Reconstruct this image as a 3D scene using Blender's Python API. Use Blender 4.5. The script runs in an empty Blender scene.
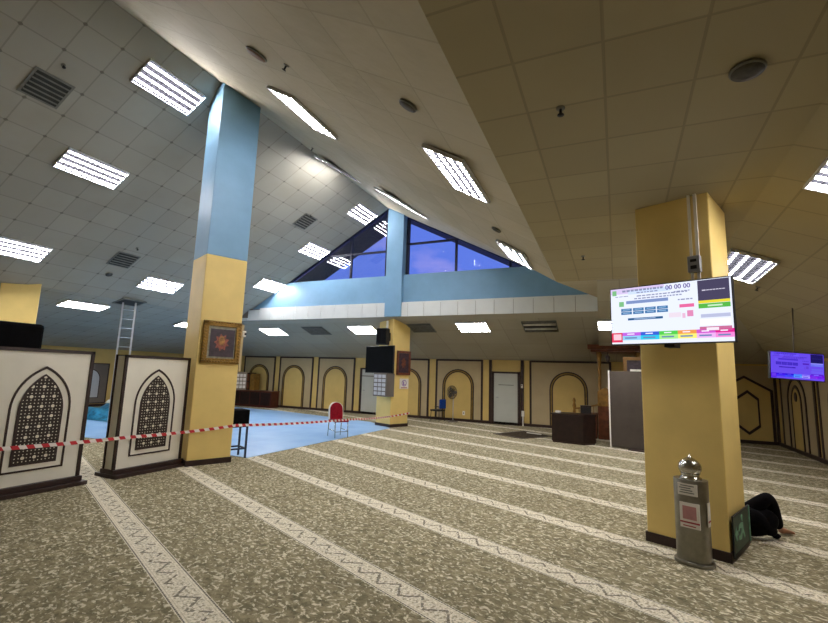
import bpy, bmesh, math, random
from mathutils import Vector, Matrix
random.seed(7)
SC = bpy.context.scene
COL = SC.collection
PI = math.pi
R67 = math.radians(67.5)          # columns and carpet rows are turned against the building
SX = Vector((.38268, .92388, 0)); SY = Vector((-.92388, .38268, 0))

# ------------------------------------------------------------------ node helpers
class NT:
    def __init__(s, name):
        s.m = bpy.data.materials.new(name); s.m.use_nodes = True
        s.t = s.m.node_tree; s.t.nodes.clear()
        s.out = s.n('ShaderNodeOutputMaterial')
    def n(s, t, **kw):
        x = s.t.nodes.new(t)
        for k, v in kw.items(): setattr(x, k, v)
        return x
    def l(s, a, b): s.t.links.new(a, b)
    def put(s, sock, v):
        if isinstance(v, bpy.types.NodeSocket): s.l(v, sock)
        else: sock.default_value = v
    def math(s, op, a, b=0.0, c=0.0):
        x = s.n('ShaderNodeMath', operation=op)
        s.put(x.inputs[0], a); s.put(x.inputs[1], b); s.put(x.inputs[2], c)
        return x.outputs[0]
    def mix(s, f, a, b):
        x = s.n('ShaderNodeMix', data_type='RGBA')
        s.put(x.inputs[0], f); s.put(x.inputs[6], a); s.put(x.inputs[7], b)
        return x.outputs[2]
    def noise(s, vec, scale, detail=3, rough=.55):
        x = s.n('ShaderNodeTexNoise'); x.inputs['Scale'].default_value = scale
        x.inputs['Detail'].default_value = detail; x.inputs['Roughness'].default_value = rough
        if vec is not None: s.l(vec, x.inputs['Vector'])
        return x.outputs['Fac']
    def ramp(s, f, lo, hi):
        x = s.n('ShaderNodeMapRange'); s.l(f, x.inputs[0])
        x.inputs[1].default_value = lo; x.inputs[2].default_value = hi
        return x.outputs[0]
    def obj(s): return s.n('ShaderNodeTexCoord').outputs['Object']
    def uv(s): return s.n('ShaderNodeTexCoord').outputs['UV']
    def sep(s, v):
        x = s.n('ShaderNodeSeparateXYZ'); s.l(v, x.inputs[0]); return x.outputs
    def comb(s, a, b, c=0.0):
        x = s.n('ShaderNodeCombineXYZ')
        for i, v in enumerate((a, b, c)): s.put(x.inputs[i], v)
        return x.outputs[0]
    def bsdf(s, col, rough=.6, metal=0., spec=.4, bump=None, bs=.2, bd=.01, emit=None, es=0.):
        b = s.n('ShaderNodeBsdfPrincipled')
        s.put(b.inputs['Base Color'], col); s.put(b.inputs['Roughness'], rough)
        b.inputs['Metallic'].default_value = metal
        b.inputs['Specular IOR Level'].default_value = spec
        if emit is not None:
            s.put(b.inputs['Emission Color'], emit); b.inputs['Emission Strength'].default_value = es
        if bump is not None:
            k = s.n('ShaderNodeBump'); k.inputs['Strength'].default_value = bs; k.inputs['Distance'].default_value = bd
            s.l(bump, k.inputs['Height']); s.l(k.outputs[0], b.inputs['Normal'])
        s.l(b.outputs[0], s.out.inputs[0]); return s.m

def lin(r, g, b):
    f = lambda c: (c/255/12.92) if c <= 10 else ((c/255+.055)/1.055)**2.4
    return (f(r), f(g), f(b), 1)
def rgb(h):
    return lin(int(h[0:2], 16), int(h[2:4], 16), int(h[4:6], 16))

def simple(name, col, rough=.6, metal=0., spec=.4, var=.12, scale=6, bs=.0):
    t = NT(name); f = t.noise(t.obj(), scale, 4)
    c2 = tuple(max(0, c*(1-var*2)) for c in col[:3])+(1,)
    c1 = tuple(min(1, c*(1+var)) for c in col[:3])+(1,)
    c = t.mix(t.ramp(f, .3, .7), c2, c1)
    return t.bsdf(c, rough, metal, spec, bump=f if bs else None, bs=bs)

def glow(name, col, strength):
    t = NT(name); e = t.n('ShaderNodeEmission'); e.inputs[0].default_value = col; e.inputs[1].default_value = strength
    t.l(e.outputs[0], t.out.inputs[0]); return t.m

M = {}
M['yellow'] = simple('yellow_paint', rgb('E6CA7C'), .5, var=.04, scale=2)
M['yellow2'] = simple('yellow_wall_paint', rgb('CBAF68'), .55, var=.05, scale=1.5)
M['beige'] = simple('beige_board', rgb('B2A07A'), .6, var=.04, scale=2)
M['blue'] = simple('pale_blue_paint', rgb('7BA5C4'), .5, var=.04, scale=2)
M['dark'] = simple('dark_brown_wood', rgb('33211B'), .45, var=.2, scale=9)
M['gold'] = simple('golden_brown_trim', rgb('8C7130'), .5, var=.15, scale=9)
M['goldleaf'] = simple('gilded_carving', rgb('8E6C2A'), .4, .5, var=.35, scale=40, bs=.6)
M['wood'] = simple('red_brown_wood', rgb('6B3A22'), .4, var=.25, scale=8)
M['goldwood'] = simple('yellow_brown_wood', rgb('8A6428'), .4, var=.2, scale=8)
M['darkwood'] = simple('dark_cabinet_wood', rgb('241410'), .35, var=.25, scale=8)
M['black'] = simple('black_plastic', rgb('111112'), .5, var=.1)
M['blackcloth'] = simple('black_cloth', rgb('0B0B0D'), .9, spec=.1, var=.2, scale=12)
M['darkblue'] = simple('dark_blue_steel', rgb('1B2440'), .4, var=.1)
M['white'] = simple('white_paint', rgb('E6E2D6'), .5, var=.03, scale=3)
M['offwhite'] = simple('off_white_board', rgb('E6E2D2'), .45, var=.03, scale=2)
M['pale'] = simple('white_door_paint', rgb('B4B6AB'), .45, var=.03, scale=2)
M['band'] = simple('white_bulkhead_board', rgb('D9DDDA'), .6, var=.03, scale=2)
M['grey'] = simple('grey_laminate', rgb('6A625A'), .6, var=.05, scale=3)
M['divider'] = simple('dark_grey_divider_fabric', rgb('4C453E'), .8, spec=.1, var=.05, scale=3)
M['square'] = simple('pale_grey_square', rgb('BFC1C3'), .5, var=.05)
M['steelgrey'] = simple('grey_steel', rgb('9A9C9E'), .45, .3, var=.05)
M['silver'] = simple('brushed_stainless_steel', rgb('8F8C82'), .38, .95, var=.08, scale=14)
M['chrome'] = simple('polished_steel', rgb('B2AFA6'), .2, 1., var=.03)
M['alu'] = simple('aluminium', rgb('C9CCD0'), .35, .8, var=.05)
M['red'] = simple('dark_red_fabric', rgb('8E1626'), .85, spec=.15, var=.15, scale=20)
M['bluefab'] = simple('blue_fabric', rgb('15418E'), .8, spec=.2, var=.15, scale=20)
M['teal'] = simple('teal_plastic_sheet', rgb('2F7FA6'), .35, var=.3, scale=9)
M['trousers'] = simple('black_clothing', rgb('0D0C0E'), .95, spec=.08, var=.2, scale=15)
M['skin'] = simple('skin', rgb('9A6A4C'), .55, var=.08, scale=20)
M['hair'] = simple('black_hair', rgb('0A0908'), .6, var=.2, scale=60)
M['vent'] = simple('grey_vent_metal', rgb('77776E'), .6, var=.12, scale=8)
M['ventdark'] = simple('dark_duct', rgb('3A3A36'), .8)
M['rust'] = simple('rusty_brown_grille', rgb('6E4A22'), .7, var=.2, scale=20)
M['spkgrey'] = simple('grey_grille', rgb('4A463C'), .7, var=.2, scale=20)
M['rim'] = simple('light_fitting_rim', rgb('C6C8CA'), .5, var=.02)
M['reflector'] = simple('light_reflector', rgb('2B2B30'), .8, spec=0., var=.02)
M['louver'] = simple('light_louver', rgb('26262A'), .8, spec=0., var=.02)
M['frame'] = simple('dark_window_frame', rgb('161A2C'), .5)
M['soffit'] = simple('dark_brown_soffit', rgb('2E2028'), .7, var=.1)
M['rug'] = simple('dark_woven_mat', rgb('4B4236'), .95, spec=.05, var=.3, scale=14)
M['paper'] = simple('white_paper', rgb('DDD8CE'), .7, var=.03)
M['pink'] = simple('pink_print', rgb('B98582'), .7)
M['redprint'] = simple('red_print', rgb('A2424A'), .7)
M['greyprint'] = simple('grey_print', rgb('7C7F78'), .7)
M['greyglass'] = simple('grey_glass', rgb('B7BCC2'), .3, var=.03)
M['signgreen'] = simple('dark_green_board', rgb('1F3B2A'), .5, var=.25, scale=14)
M['signpale'] = simple('pale_green_print', rgb('6FA283'), .5, var=.2, scale=14)
M['picdark'] = simple('dark_picture_ground', rgb('3A2B34'), .4, var=.3, scale=14)
M['picwarm'] = simple('warm_picture_paint', rgb('9A5444'), .4, var=.35, scale=18)
M['picyellow'] = simple('yellow_picture_paint', rgb('B07C40'), .4, var=.35, scale=18)
M['picgrey'] = simple('grey_picture_mount', rgb('8E8C7C'), .4, var=.2, scale=14)
M['violet'] = simple('violet_print', rgb('8A6AA8'), .6)
M['tube'] = glow('fluorescent_tube', (1.0, .965, .985, 1), 78)
M['tubeoff'] = simple('unlit_tube', rgb('C9C7BC'), .4)
M['off'] = simple('unlit_reflector', rgb('6E6C5E'), .5)

def carpet():
    t = NT('patterned_carpet'); o = t.obj(); x, y, z = t.sep(o)
    X = t.math('ADD', t.math('MULTIPLY', x, .38268), t.math('MULTIPLY', y, .92388))
    Y = t.math('ADD', t.math('MULTIPLY', x, -.92388), t.math('MULTIPLY', y, .38268))
    P = t.comb(X, Y)
    # olive ground with short cream tufts
    map_ = t.n('ShaderNodeMapping'); map_.inputs['Scale'].default_value = (1.0, .62, 1); t.l(P, map_.inputs[0])
    w = t.n('ShaderNodeTexNoise'); w.inputs['Scale'].default_value = 9; t.l(P, w.inputs['Vector'])
    wv = t.n('ShaderNodeVectorMath', operation='MULTIPLY_ADD'); t.l(w.outputs['Color'], wv.inputs[0]); wv.inputs[1].default_value = (.09,)*3; t.l(map_.outputs[0], wv.inputs[2])
    f1 = t.noise(wv.outputs[0], 34, 2, .5)
    f2 = t.noise(wv.outputs[0], 16, 3, .65)
    f3 = t.noise(P, 1.3, 2)
    base = t.mix(t.ramp(f2, .36, .66), rgb('766F56'), rgb('A3997A'))
    base = t.mix(t.math('MULTIPLY', t.ramp(f1, .54, .63), .85), base, rgb('E4DBBE'))
    dk = t.noise(wv.outputs[0], 44, 2)
    base = t.mix(t.math('MULTIPLY', t.ramp(dk, .56, .7), .55), base, rgb('4C4736'))
    base = t.mix(t.math('MULTIPLY', t.ramp(f3, .4, .65), .15), base, rgb('7A725A'))
    # pale row bands
    sp = 1.345
    d0 = t.math('SUBTRACT', t.math('FLOORED_MODULO', t.math('ADD', X, sp/2-1.285), sp), sp/2)
    d = t.math('ABSOLUTE', d0)
    inb = t.math('LESS_THAN', d, .136)
    cream = t.mix(t.ramp(t.noise(P, 45, 2), .4, .62), rgb('D2C9AF'), rgb('F2EBD8'))
    # zig-zag leaf stem
    ph = t.math('FLOORED_MODULO', t.math('DIVIDE', Y, .27), 1.0)
    tri = t.math('SUBTRACT', t.math('MULTIPLY', t.math('ABSOLUTE', t.math('SUBTRACT', ph, .5)), .27), .0675)
    wob = t.math('MULTIPLY', t.math('SUBTRACT', t.noise(P, 14, 2), .5), .05)
    stem = t.math('LESS_THAN', t.math('ABSOLUTE', t.math('SUBTRACT', t.math('ADD', d0, wob), tri)), .016)
    stem = t.math('MULTIPLY', stem, t.math('GREATER_THAN', t.noise(P, 16, 1), .42))
    inn = t.math('LESS_THAN', d, .085)
    fle = t.math('MULTIPLY', t.math('GREATER_THAN', t.noise(P, 40, 2), .56), inn)
    cream = t.mix(t.math('MULTIPLY', fle, .65), cream, rgb('8D8467'))
    cream = t.mix(t.math('MULTIPLY', t.math('MULTIPLY', stem, inn), .7), cream, rgb('4F4939'))
    # dashed borders
    dash = t.math('GREATER_THAN', t.math('FLOORED_MODULO', t.math('DIVIDE', Y, .03), 1.0), .35)
    bl = t.math('MULTIPLY', t.math('GREATER_THAN', d, .118), t.math('LESS_THAN', d, .130))
    cream = t.mix(t.math('MULTIPLY', bl, t.math('MULTIPLY_ADD', dash, .4, .45)), cream, rgb('2E2A26'))
    bl2 = t.math('MULTIPLY', t.math('GREATER_THAN', d, .098), t.math('LESS_THAN', d, .104))
    cream = t.mix(t.math('MULTIPLY', bl2, .35), cream, rgb('8D8467'))
    c = t.mix(inb, base, cream)
    return t.bsdf(c, .95, 0, .05, bump=f1, bs=.25, bd=.01)
M['carpet'] = carpet()

def vinyl():
    t = NT('pale_blue_vinyl'); o = t.obj(); x, y, z = t.sep(o)
    f = t.noise(o, 1.2, 3)
    seam = t.math('LESS_THAN', t.math('ABSOLUTE', t.math('SUBTRACT', t.math('FLOORED_MODULO', x, 1.8), .9)), .012)
    c = t.mix(t.ramp(f, .3, .7), rgb('7DADDF'), rgb('9DC3EA'))
    c = t.mix(t.math('MULTIPLY', seam, .5), c, rgb('5E8FC4'))
    return t.bsdf(c, .38, 0, .5, bump=f, bs=.12, bd=.02)
M['vinyl'] = vinyl()

def tiles(name, warm, T=.605, dent=.0, dots=False, ln=.3):
    t = NT(name); u, v, w = t.sep(t.uv())
    U = t.math('DIVIDE', u, T); V = t.math('DIVIDE', v, T)
    fu = t.math('ABSOLUTE', t.math('SUBTRACT', t.math('FLOORED_MODULO', U, 1.0), .5))
    fv = t.math('ABSOLUTE', t.math('SUBTRACT', t.math('FLOORED_MODULO', V, 1.0), .5))
    line = t.math('GREATER_THAN', t.math('MAXIMUM', fu, fv), .5-.011/T)
    wn = t.n('ShaderNodeTexWhiteNoise', noise_dimensions='2D'); t.l(t.comb(t.math('FLOOR', U), t.math('FLOOR', V)), wn.inputs['Vector'])
    uvv = t.uv()
    n1 = t.noise(uvv, .55, 4, .6); n2 = t.noise(uvv, 2.3, 3)
    a, b = warm
    c = t.mix(wn.outputs[0], a, b)
    c = t.mix(t.math('MULTIPLY', t.ramp(n1, .5, .75), .30), c, rgb('8E8466'))
    c = t.mix(t.math('MULTIPLY', line, ln), c, rgb('5A564A'))
    if dots:
        dot = t.math('LESS_THAN', t.math('ADD', t.math('POWER', t.math('SUBTRACT', .5, fu), 2.0), t.math('POWER', t.math('SUBTRACT', .5, fv), 2.0)), .0028)
        c = t.mix(t.math('MULTIPLY', dot, .5), c, rgb('4A473E'))
    h = t.math('MULTIPLY_ADD', n2, dent, t.math('MULTIPLY', line, -.25))
    return t.bsdf(c, .8, 0, .2, bump=h, bs=.5, bd=.03 if dent else .01)
M['tileL'] = tiles('ceiling_tiles_left_slope', (rgb('A09D90'), rgb('A8A598')), dots=True)
M['tileR'] = tiles('ceiling_tiles_right_slope', (rgb('B0A78F'), rgb('B8AF97')), T=.72, dent=1.6, ln=.18)
M['tileC'] = tiles('ceiling_tiles_flat', (rgb('A1977A'), rgb('A89E80')))
M['tileD'] = tiles('ceiling_tiles_low_slope', (rgb('A39D8B'), rgb('ABA593')), T=1.2)

def lattice():
    t = NT('pierced_lattice_board'); x, y, z = t.sep(t.obj())
    def dots(g, r, oy=0., oz=0.):
        a = t.math('SUBTRACT', t.math('FLOORED_MODULO', t.math('DIVIDE', t.math('ADD', y, oy), g), 1.), .5)
        b = t.math('SUBTRACT', t.math('FLOORED_MODULO', t.math('DIVIDE', t.math('ADD', z, oz), g), 1.), .5)
        dd = t.math('SQRT', t.math('ADD', t.math('MULTIPLY', a, a), t.math('MULTIPLY', b, b)))
        return t.math('LESS_THAN', dd, r/g)
    m = t.math('MAXIMUM', dots(.135, .022, .0675), dots(.045, .0075, .0225))
    c = t.mix(m, rgb('2C211A'), rgb('DCD6C2'))
    return t.bsdf(c, .5)
M['lattice'] = lattice()

def tape_mat():
    t = NT('red_white_barrier_tape'); u, v, w = t.sep(t.uv())
    s = t.math('FLOORED_MODULO', t.math('DIVIDE', t.math('ADD', u, t.math('MULTIPLY', v, .6)), .17), 1.)
    c = t.mix(t.math('LESS_THAN', s, .5), rgb('EFE9E2'), rgb('C8303A'))
    return t.bsdf(c, .4)
M['tape'] = tape_mat()

def glass(name='window_glass', k=1.0):
    t = NT(name); tr = t.n('ShaderNodeBsdfTransparent'); gl = t.n('ShaderNodeBsdfGlossy')
    gl.inputs['Roughness'].default_value = .02; tr.inputs[0].default_value = (.92, .95, .95, 1)
    fr = t.n('ShaderNodeFresnel'); fr.inputs[0].default_value = 1.5
    f = t.math('MULTIPLY', fr.outputs[0], k)
    mx = t.n('ShaderNodeMixShader'); t.l(f, mx.inputs[0]); t.l(tr.outputs[0], mx.inputs[1]); t.l(gl.outputs[0], mx.inputs[2])
    t.l(mx.outputs[0], t.out.inputs[0]); return t.m
M['glass'] = glass(); M['glass2'] = glass('clear_window_glass', .12)

# ------------------------------------------------------------------ mesh helpers
class MB:
    def __init__(s): s.v = []; s.f = []; s.mi = []; s.uv = []; s.mats = []; s.cur = 0; s.smooth = []
        
    def mat(s, m):
        m = M[m] if isinstance(m, str) else m
        if m not in s.mats: s.mats.append(m)
        s.cur = s.mats.index(m); return s
    def face(s, pts, uv=None, sm=False):
        b = len(s.v); s.v += [tuple(p) for p in pts]; s.f.append(tuple(range(b, b+len(pts))))
        s.mi.append(s.cur); s.uv.append(uv); s.smooth.append(sm)
    def idx(s, base, faces, sm=False):
        for f in faces: s.f.append(tuple(base+i for i in f)); s.mi.append(s.cur); s.uv.append(None); s.smooth.append(sm)
    def box(s, x0, x1, y0, y1, z0, z1, mtx=None):
        p = [Vector(q) for q in ((x0,y0,z0),(x1,y0,z0),(x1,y1,z0),(x0,y1,z0),(x0,y0,z1),(x1,y0,z1),(x1,y1,z1),(x0,y1,z1))]
        if mtx: p = [mtx @ q for q in p]
        b = len(s.v); s.v += [tuple(q) for q in p]
        s.idx(b, [(0,3,2,1),(4,5,6,7),(0,1,5,4),(1,2,6,5),(2,3,7,6),(3,0,4,7)]); return s
    def tube(s, pts, r, n=10, cap=True, sm=True):
        pts = [Vector(p) for p in pts]; rs = r if isinstance(r, (list, tuple)) else [r]*len(pts)
        b = len(s.v); prev = None
        for i, p in enumerate(pts):
            d = (pts[min(i+1, len(pts)-1)]-pts[max(i-1, 0)]).normalized()
            u = prev - d*prev.dot(d) if prev is not None else (d.cross(Vector((0,0,1))) if abs(d.z) < .95 else d.cross(Vector((1,0,0))))
            u.normalize(); prev = u; w = d.cross(u)
            for k in range(n):
                a = 2*PI*k/n; s.v.append(tuple(p+(u*math.cos(a)+w*math.sin(a))*rs[i]))
        fs = [(i*n+k, i*n+(k+1)%n, (i+1)*n+(k+1)%n, (i+1)*n+k) for i in range(len(pts)-1) for k in range(n)]
        s.idx(b, fs, sm)
        if cap: s.idx(b, [tuple(range(n-1, -1, -1)), tuple((len(pts)-1)*n+k for k in range(n))])
        return s
    def lathe(s, prof, n=24, c=(0,0,0), sx=1., sy=1.):
        b = len(s.v)
        for r, z in prof:
            for k in range(n):
                a = 2*PI*k/n; s.v.append((c[0]+r*math.cos(a)*sx, c[1]+r*math.sin(a)*sy, c[2]+z))
        s.idx(b, [(i*n+k, i*n+(k+1)%n, (i+1)*n+(k+1)%n, (i+1)*n+k) for i in range(len(prof)-1) for k in range(n)], True)
        s.idx(b, [tuple(range(n-1, -1, -1)), tuple((len(prof)-1)*n+k for k in range(n))]); return s
    def prism(s, poly, f0, f1):      # poly of 2-D points; f0/f1 map a point to the two faces
        n = len(poly); b = len(s.v)
        s.v += [tuple(f0(*p)) for p in poly] + [tuple(f1(*p)) for p in poly]
        s.idx(b, [tuple(range(n)), tuple(range(2*n-1, n-1, -1))] + [(k, n+k, n+(k+1)%n, (k+1)%n) for k in range(n)]); return s
    def ring(s, outer, inner, f0, f1, closed=False):   # strip between two outlines of equal length
        n = len(outer); b = len(s.v)
        for f in (f0, f1):
            s.v += [tuple(f(*p)) for p in outer]; s.v += [tuple(f(*p)) for p in inner]
        for k in range(n if closed else n-1):
            j = (k+1) % n
            s.idx(b, [(k, j, n+j, n+k), (2*n+k, 3*n+k, 3*n+j, 2*n+j), (k, 2*n+k, 2*n+j, j), (n+k, n+j, 3*n+j, 3*n+k)])
        if not closed:
            for k in (0, n-1): s.idx(b, [(k, n+k, 3*n+k, 2*n+k)])
        return s
    def build(s, name, parent=None, loc=None, rot=None, bevel=0., mtx=None, normals=True):
        me = bpy.data.meshes.new(name); me.from_pydata(s.v, [], s.f)
        for m in s.mats: me.materials.append(m)
        for p, i, sm in zip(me.polygons, s.mi, s.smooth): p.material_index = i; p.use_smooth = sm
        if any(s.uv):
            L = me.uv_layers.new(name='uv')
            for p, uv in zip(me.polygons, s.uv):
                if uv:
                    for li, q in zip(p.loop_indices, uv): L.data[li].uv = q
        if normals:
            bm = bmesh.new(); bm.from_mesh(me); bmesh.ops.recalc_face_normals(bm, faces=bm.faces); bm.to_mesh(me); bm.free()
        me.update()
        o = bpy.data.objects.new(name, me); COL.objects.link(o)
        if parent: o.parent = parent
        if loc is not None: o.location = loc
        if rot is not None: o.rotation_euler = rot if not isinstance(rot, (int, float)) else (0, 0, rot)
        if mtx is not None: o.matrix_world = mtx
        if bevel:
            k = o.modifiers.new('bevel', 'BEVEL'); k.width = bevel; k.segments = 2; k.limit_method = 'ANGLE'
        return o

def box(name, m, a, parent=None, bevel=0.):
    return MB().mat(m).box(*a).build(name, parent, bevel=bevel)
def tag(o, label, cat, group=None):
    o['label'] = label; o['category'] = cat
    if group: o['group'] = group
    return o
def thing(name, label, cat, loc=(0,0,0), rz=0., group=None):
    o = bpy.data.objects.new(name, None); COL.objects.link(o); o.empty_display_size = .1
    o.location = loc; o.rotation_euler = (0, 0, rz); return tag(o, label, cat, group)
def struct(o): o['kind'] = 'structure'; return o
def dup(root, mtx, label=None, cat=None, group=None):
    r = root.copy(); COL.objects.link(r); r.matrix_world = mtx
    if label: r['label'] = label
    if group: r['group'] = group
    for ch in list(root.children):
        c = ch.copy(); COL.objects.link(c); c.parent = r; c.matrix_parent_inverse = ch.matrix_parent_inverse
        for g in ch.children:
            d = g.copy(); COL.objects.link(d); d.parent = c
    return r
def text(name, s, size, m, parent, mtx, align='CENTER', depth=.0008):
    cu = bpy.data.curves.new(name, 'FONT'); cu.body = s; cu.size = size; cu.align_x = align; cu.align_y = 'CENTER'; cu.extrude = depth; cu.offset = .0012 if size > .059 and size < .07 else 0
    tmp = bpy.data.objects.new(name, cu); COL.objects.link(tmp)
    me = bpy.data.meshes.new_from_object(tmp.evaluated_get(bpy.context.evaluated_depsgraph_get()))
    bpy.data.objects.remove(tmp); bpy.data.curves.remove(cu)
    me.materials.clear(); me.materials.append(M[m] if isinstance(m, str) else m)
    o = bpy.data.objects.new(name, me); COL.objects.link(o); o.parent = parent; o.matrix_local = mtx
    return o

# ------------------------------------------------------------------ the room
RX, RZ = -7.22, 7.55                       # ridge
LX, LZ = -13.85, 3.74                      # foot of the left slope
YC = 9.2                                   # far end of the flat ceiling
def zC(x, y): return 4.152-.012*x-.05*y
def zL(x): return RZ+.575*(x-RX)
def edge(y):
    if y <= YC: return -1.06, zC(-1.06, y)
    k = (y-YC)/(13.26-YC); return -1.06+.56*k, 3.705+.395*k
def zR(x, y):
    xe, ze = edge(y); return RZ+(ze-RZ)*(x-RX)/(xe-RX)
def zE(x, y): return zC(1.5, min(y, YC))-.42*(x-1.5)
def zD(y): return 2.41+.333*(17-y)
def zG(y): return 2.41+.1641*(17-y)
kF = (3.74-2.41)/6.15
def zF(x): return LZ+kF*(x-LX)
Y0, YB, YW, XL, XR = -3., 13.26, 17., -20., 4.4

f = MB().mat('carpet'); f.box(XL-.15, XR+.15, Y0-.15, YW+.15, -.12, 0); struct(f.build('floor'))

c = MB()
c.mat('tileL')
sl = math.sqrt(1+.575**2)
c.face([(RX,Y0,RZ),(RX,YB+.02,RZ),(LX,YB+.02,zL(LX)),(LX,Y0,zL(LX))], [(Y0,0),(YB,0),(YB,sl*6.63),(Y0,sl*6.63)])
c.mat('tileR')
ys = [Y0, -1, 1, 2.24, 4, 6, 8, YC, 10.8, 12, YB+.02]; NXR = 8
for a, b in zip(ys, ys[1:]):
    for i in range(NXR):
        P = []; UV = []
        for y, k in ((a, i), (b, i), (b, i+1), (a, i+1)):
            xe, ze = edge(y); x = RX+(xe-RX)*k/NXR; z = zR(x, y); P.append((x, y, z)); UV.append((y+.3, math.hypot(x-RX, z-RZ)))
        c.face(P, UV)
c.face([(-1.06,YC,3.705),(-.304,YC,3.695),(-.42,YB,4.05),(-.5,YB,4.1)], [(9.5,7.7),(9.5,7.9),(13.2,7.9),(13.2,7.7)])
c.mat('tileC')
for a, b in zip(ys[:7], ys[1:8]):
    xa, xb = edge(a)[0], edge(b)[0]
    c.face([(xa,a,zC(xa,a)),(xb,b,zC(xb,b)),(1.5,b,zC(1.5,b)),(1.5,a,zC(1.5,a))], [(xa+.02,a+.08),(xb+.02,b+.08),(1.52,b+.08),(1.52,a+.08)])
    q = 2.9*1.085
    c.face([(1.5,a,zC(1.5,a)),(1.5,b,zC(1.5,b)),(XR,b,zE(XR,b)),(XR,a,zE(XR,a))], [(1.52,a+.08),(1.52,b+.08),(1.52+q,b+.08),(1.52+q,a+.08)])
c.face([(1.5,YC,3.674),(XR,YC,zE(XR,YC)),(XR,YW,2.41)], [(1.52,9.63),(4.67,9.63),(4.67,17.1)])
c.mat('tileD')
c.face([(-.304,YC,3.695),(1.5,YC,3.674),(XR,YW,2.41),(-.55,YW,2.41)], [(-.42,9.55),(1.5,9.55),(XR,17.1),(-.55,17.1)])
c.face([(LX,YB+.3,zD(YB+.3)),(-.15,YB+.3,zD(YB+.3)),(-.15,YW,2.41),(LX,YW,2.41)], [(LX,YB+.3),(-.49,YB+.3),(-.55,17.2),(LX,17.2)])
c.face([(LX,YB-.1,3.65),(-.15,YB-.1,3.65),(-.15,YB+.3,zD(YB+.3)),(LX,YB+.3,zD(YB+.3))], [(0,0),(1,0),(1,.4),(0,.4)])
c.face([(-.304,YC,3.69),(-.43,YB,zG(YB)),(-.43,YB,4.2)], [(0,0),(3.7,0),(3.7,1)])
c.face([(-.43,YB,zG(YB)),(-.55,YW,2.41),(-.43,YB,4.2)], [(0,0),(3.7,0),(0,1)])
c.mat('tileL')
c.face([(XL,Y0,2.41),(LX,Y0,LZ),(LX,YB,LZ),(XL,YW,2.41)], [(Y0,0),(Y0,6.3),(YB,6.3),(YW,0)])
c.mat('tileD')
c.face([(LX,YB-.25,LZ),(LX,YW,2.41),(XL,YW,2.41)], [(LX,13.2),(LX,17.2),(XL,17.2)])
struct(c.build('ceiling', normals=False))

w = MB().mat('yellow2').box(XL-.15, XR+.15, YW, YW+.15, 0, 2.45); struct(w.build('wall_back'))
w = MB().mat('yellow2').box(XL-.15, XL, Y0, YW, 0, 2.45); struct(w.build('wall_left'))
w = MB().mat('yellow2').prism([(Y0,0),(YW,0),(YW,2.41),(YC,zE(XR,YC)),(Y0,zE(XR,Y0))], lambda y, z: (XR,y,z), lambda y, z: (XR+.15,y,z)); struct(w.build('wall_right'))
w = MB().mat('beige').prism([(XL,0),(XR,0),(XR,zE(XR,Y0)),(1.5,zC(1.5,Y0)),(edge(Y0)[0],edge(Y0)[1]),(RX,RZ),(LX,LZ),(XL,2.41)], lambda x, z: (x,Y0-.15,z), lambda x, z: (x,Y0,z)); struct(w.build('wall_front'))
# gable wall: blue beam below the windows, white bulkhead below the beam
g = MB().mat('blue').prism([(-13.35,4.02),(-.42,4.02),(-.45,4.1),(-2.4,5.1),(-11.55,5.1)], lambda x, z: (x,YB,z), lambda x, z: (x,YB+.25,z)); struct(g.build('wall_gable'))
b = MB().mat('band')
x = -.43; k = 0
while x > LX+.05:
    x1 = max(x-.585, LX+.01)
    hi = 4.14
    b.box(x1+.006, x-.006, YB-.10, YB+.2, 3.655, hi if x1 > -13.2 else min(hi, zL(x1)+.02)); x = x1
b.mat('grey').box(LX+.02, -.45, YB-.085, YB+.15, 3.66, 4.10)
struct(b.build('trim_1', bevel=.004))
# roof overhang outside the gable
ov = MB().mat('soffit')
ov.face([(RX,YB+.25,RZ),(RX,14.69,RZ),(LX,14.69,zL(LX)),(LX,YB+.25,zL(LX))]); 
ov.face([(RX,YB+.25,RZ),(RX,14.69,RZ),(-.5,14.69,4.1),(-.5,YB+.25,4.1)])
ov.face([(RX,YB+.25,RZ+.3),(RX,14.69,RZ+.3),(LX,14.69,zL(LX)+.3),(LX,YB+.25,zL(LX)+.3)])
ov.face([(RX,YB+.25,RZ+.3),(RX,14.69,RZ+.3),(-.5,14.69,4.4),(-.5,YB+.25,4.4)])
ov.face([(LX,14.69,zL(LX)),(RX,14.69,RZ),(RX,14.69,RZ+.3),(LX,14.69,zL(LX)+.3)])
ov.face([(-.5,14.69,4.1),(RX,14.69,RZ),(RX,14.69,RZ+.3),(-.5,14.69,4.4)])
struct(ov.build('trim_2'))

def window(n, poly, vx, hz, lab):
    root = struct(bpy.data.objects.new('window_%d' % n, None)); COL.objects.link(root); root.location = (poly[0][0], YB+.13, poly[0][1])
    ox, oz = poly[0]
    P = [(a-ox, b_-oz) for a, b_ in poly]
    pn = MB().mat('glass' if n == 1 else 'glass2').prism(P, lambda a, b_: (a, -.004, b_), lambda a, b_: (a, .004, b_)).build('pane', root)
    fr = MB().mat('frame')
    for i in range(3):
        a, b_ = Vector((P[i][0], 0, P[i][1])), Vector((P[(i+1)%3][0], 0, P[(i+1)%3][1])); fr.tube([a, b_], .025, 4, sm=False)
    fr.build('window_frame', root)
    for x, z0, z1 in vx: MB().mat('frame').box(x-ox-.03, x-ox+.03, -.05, .05, z0-oz, z1-oz).build('mullion', root)
    for x0, x1, z in hz: MB().mat('frame').box(x0-ox, x1-ox, -.045, .045, z-oz-.03, z-oz+.03).build('transom', root)
window(1, [(-11.48,5.1),(-7.3,5.1),(-7.3,zL(-7.3))], [(-8.72,5.1,zL(-8.72))], [(-9.85,-7.3,6.02)], '')
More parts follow.
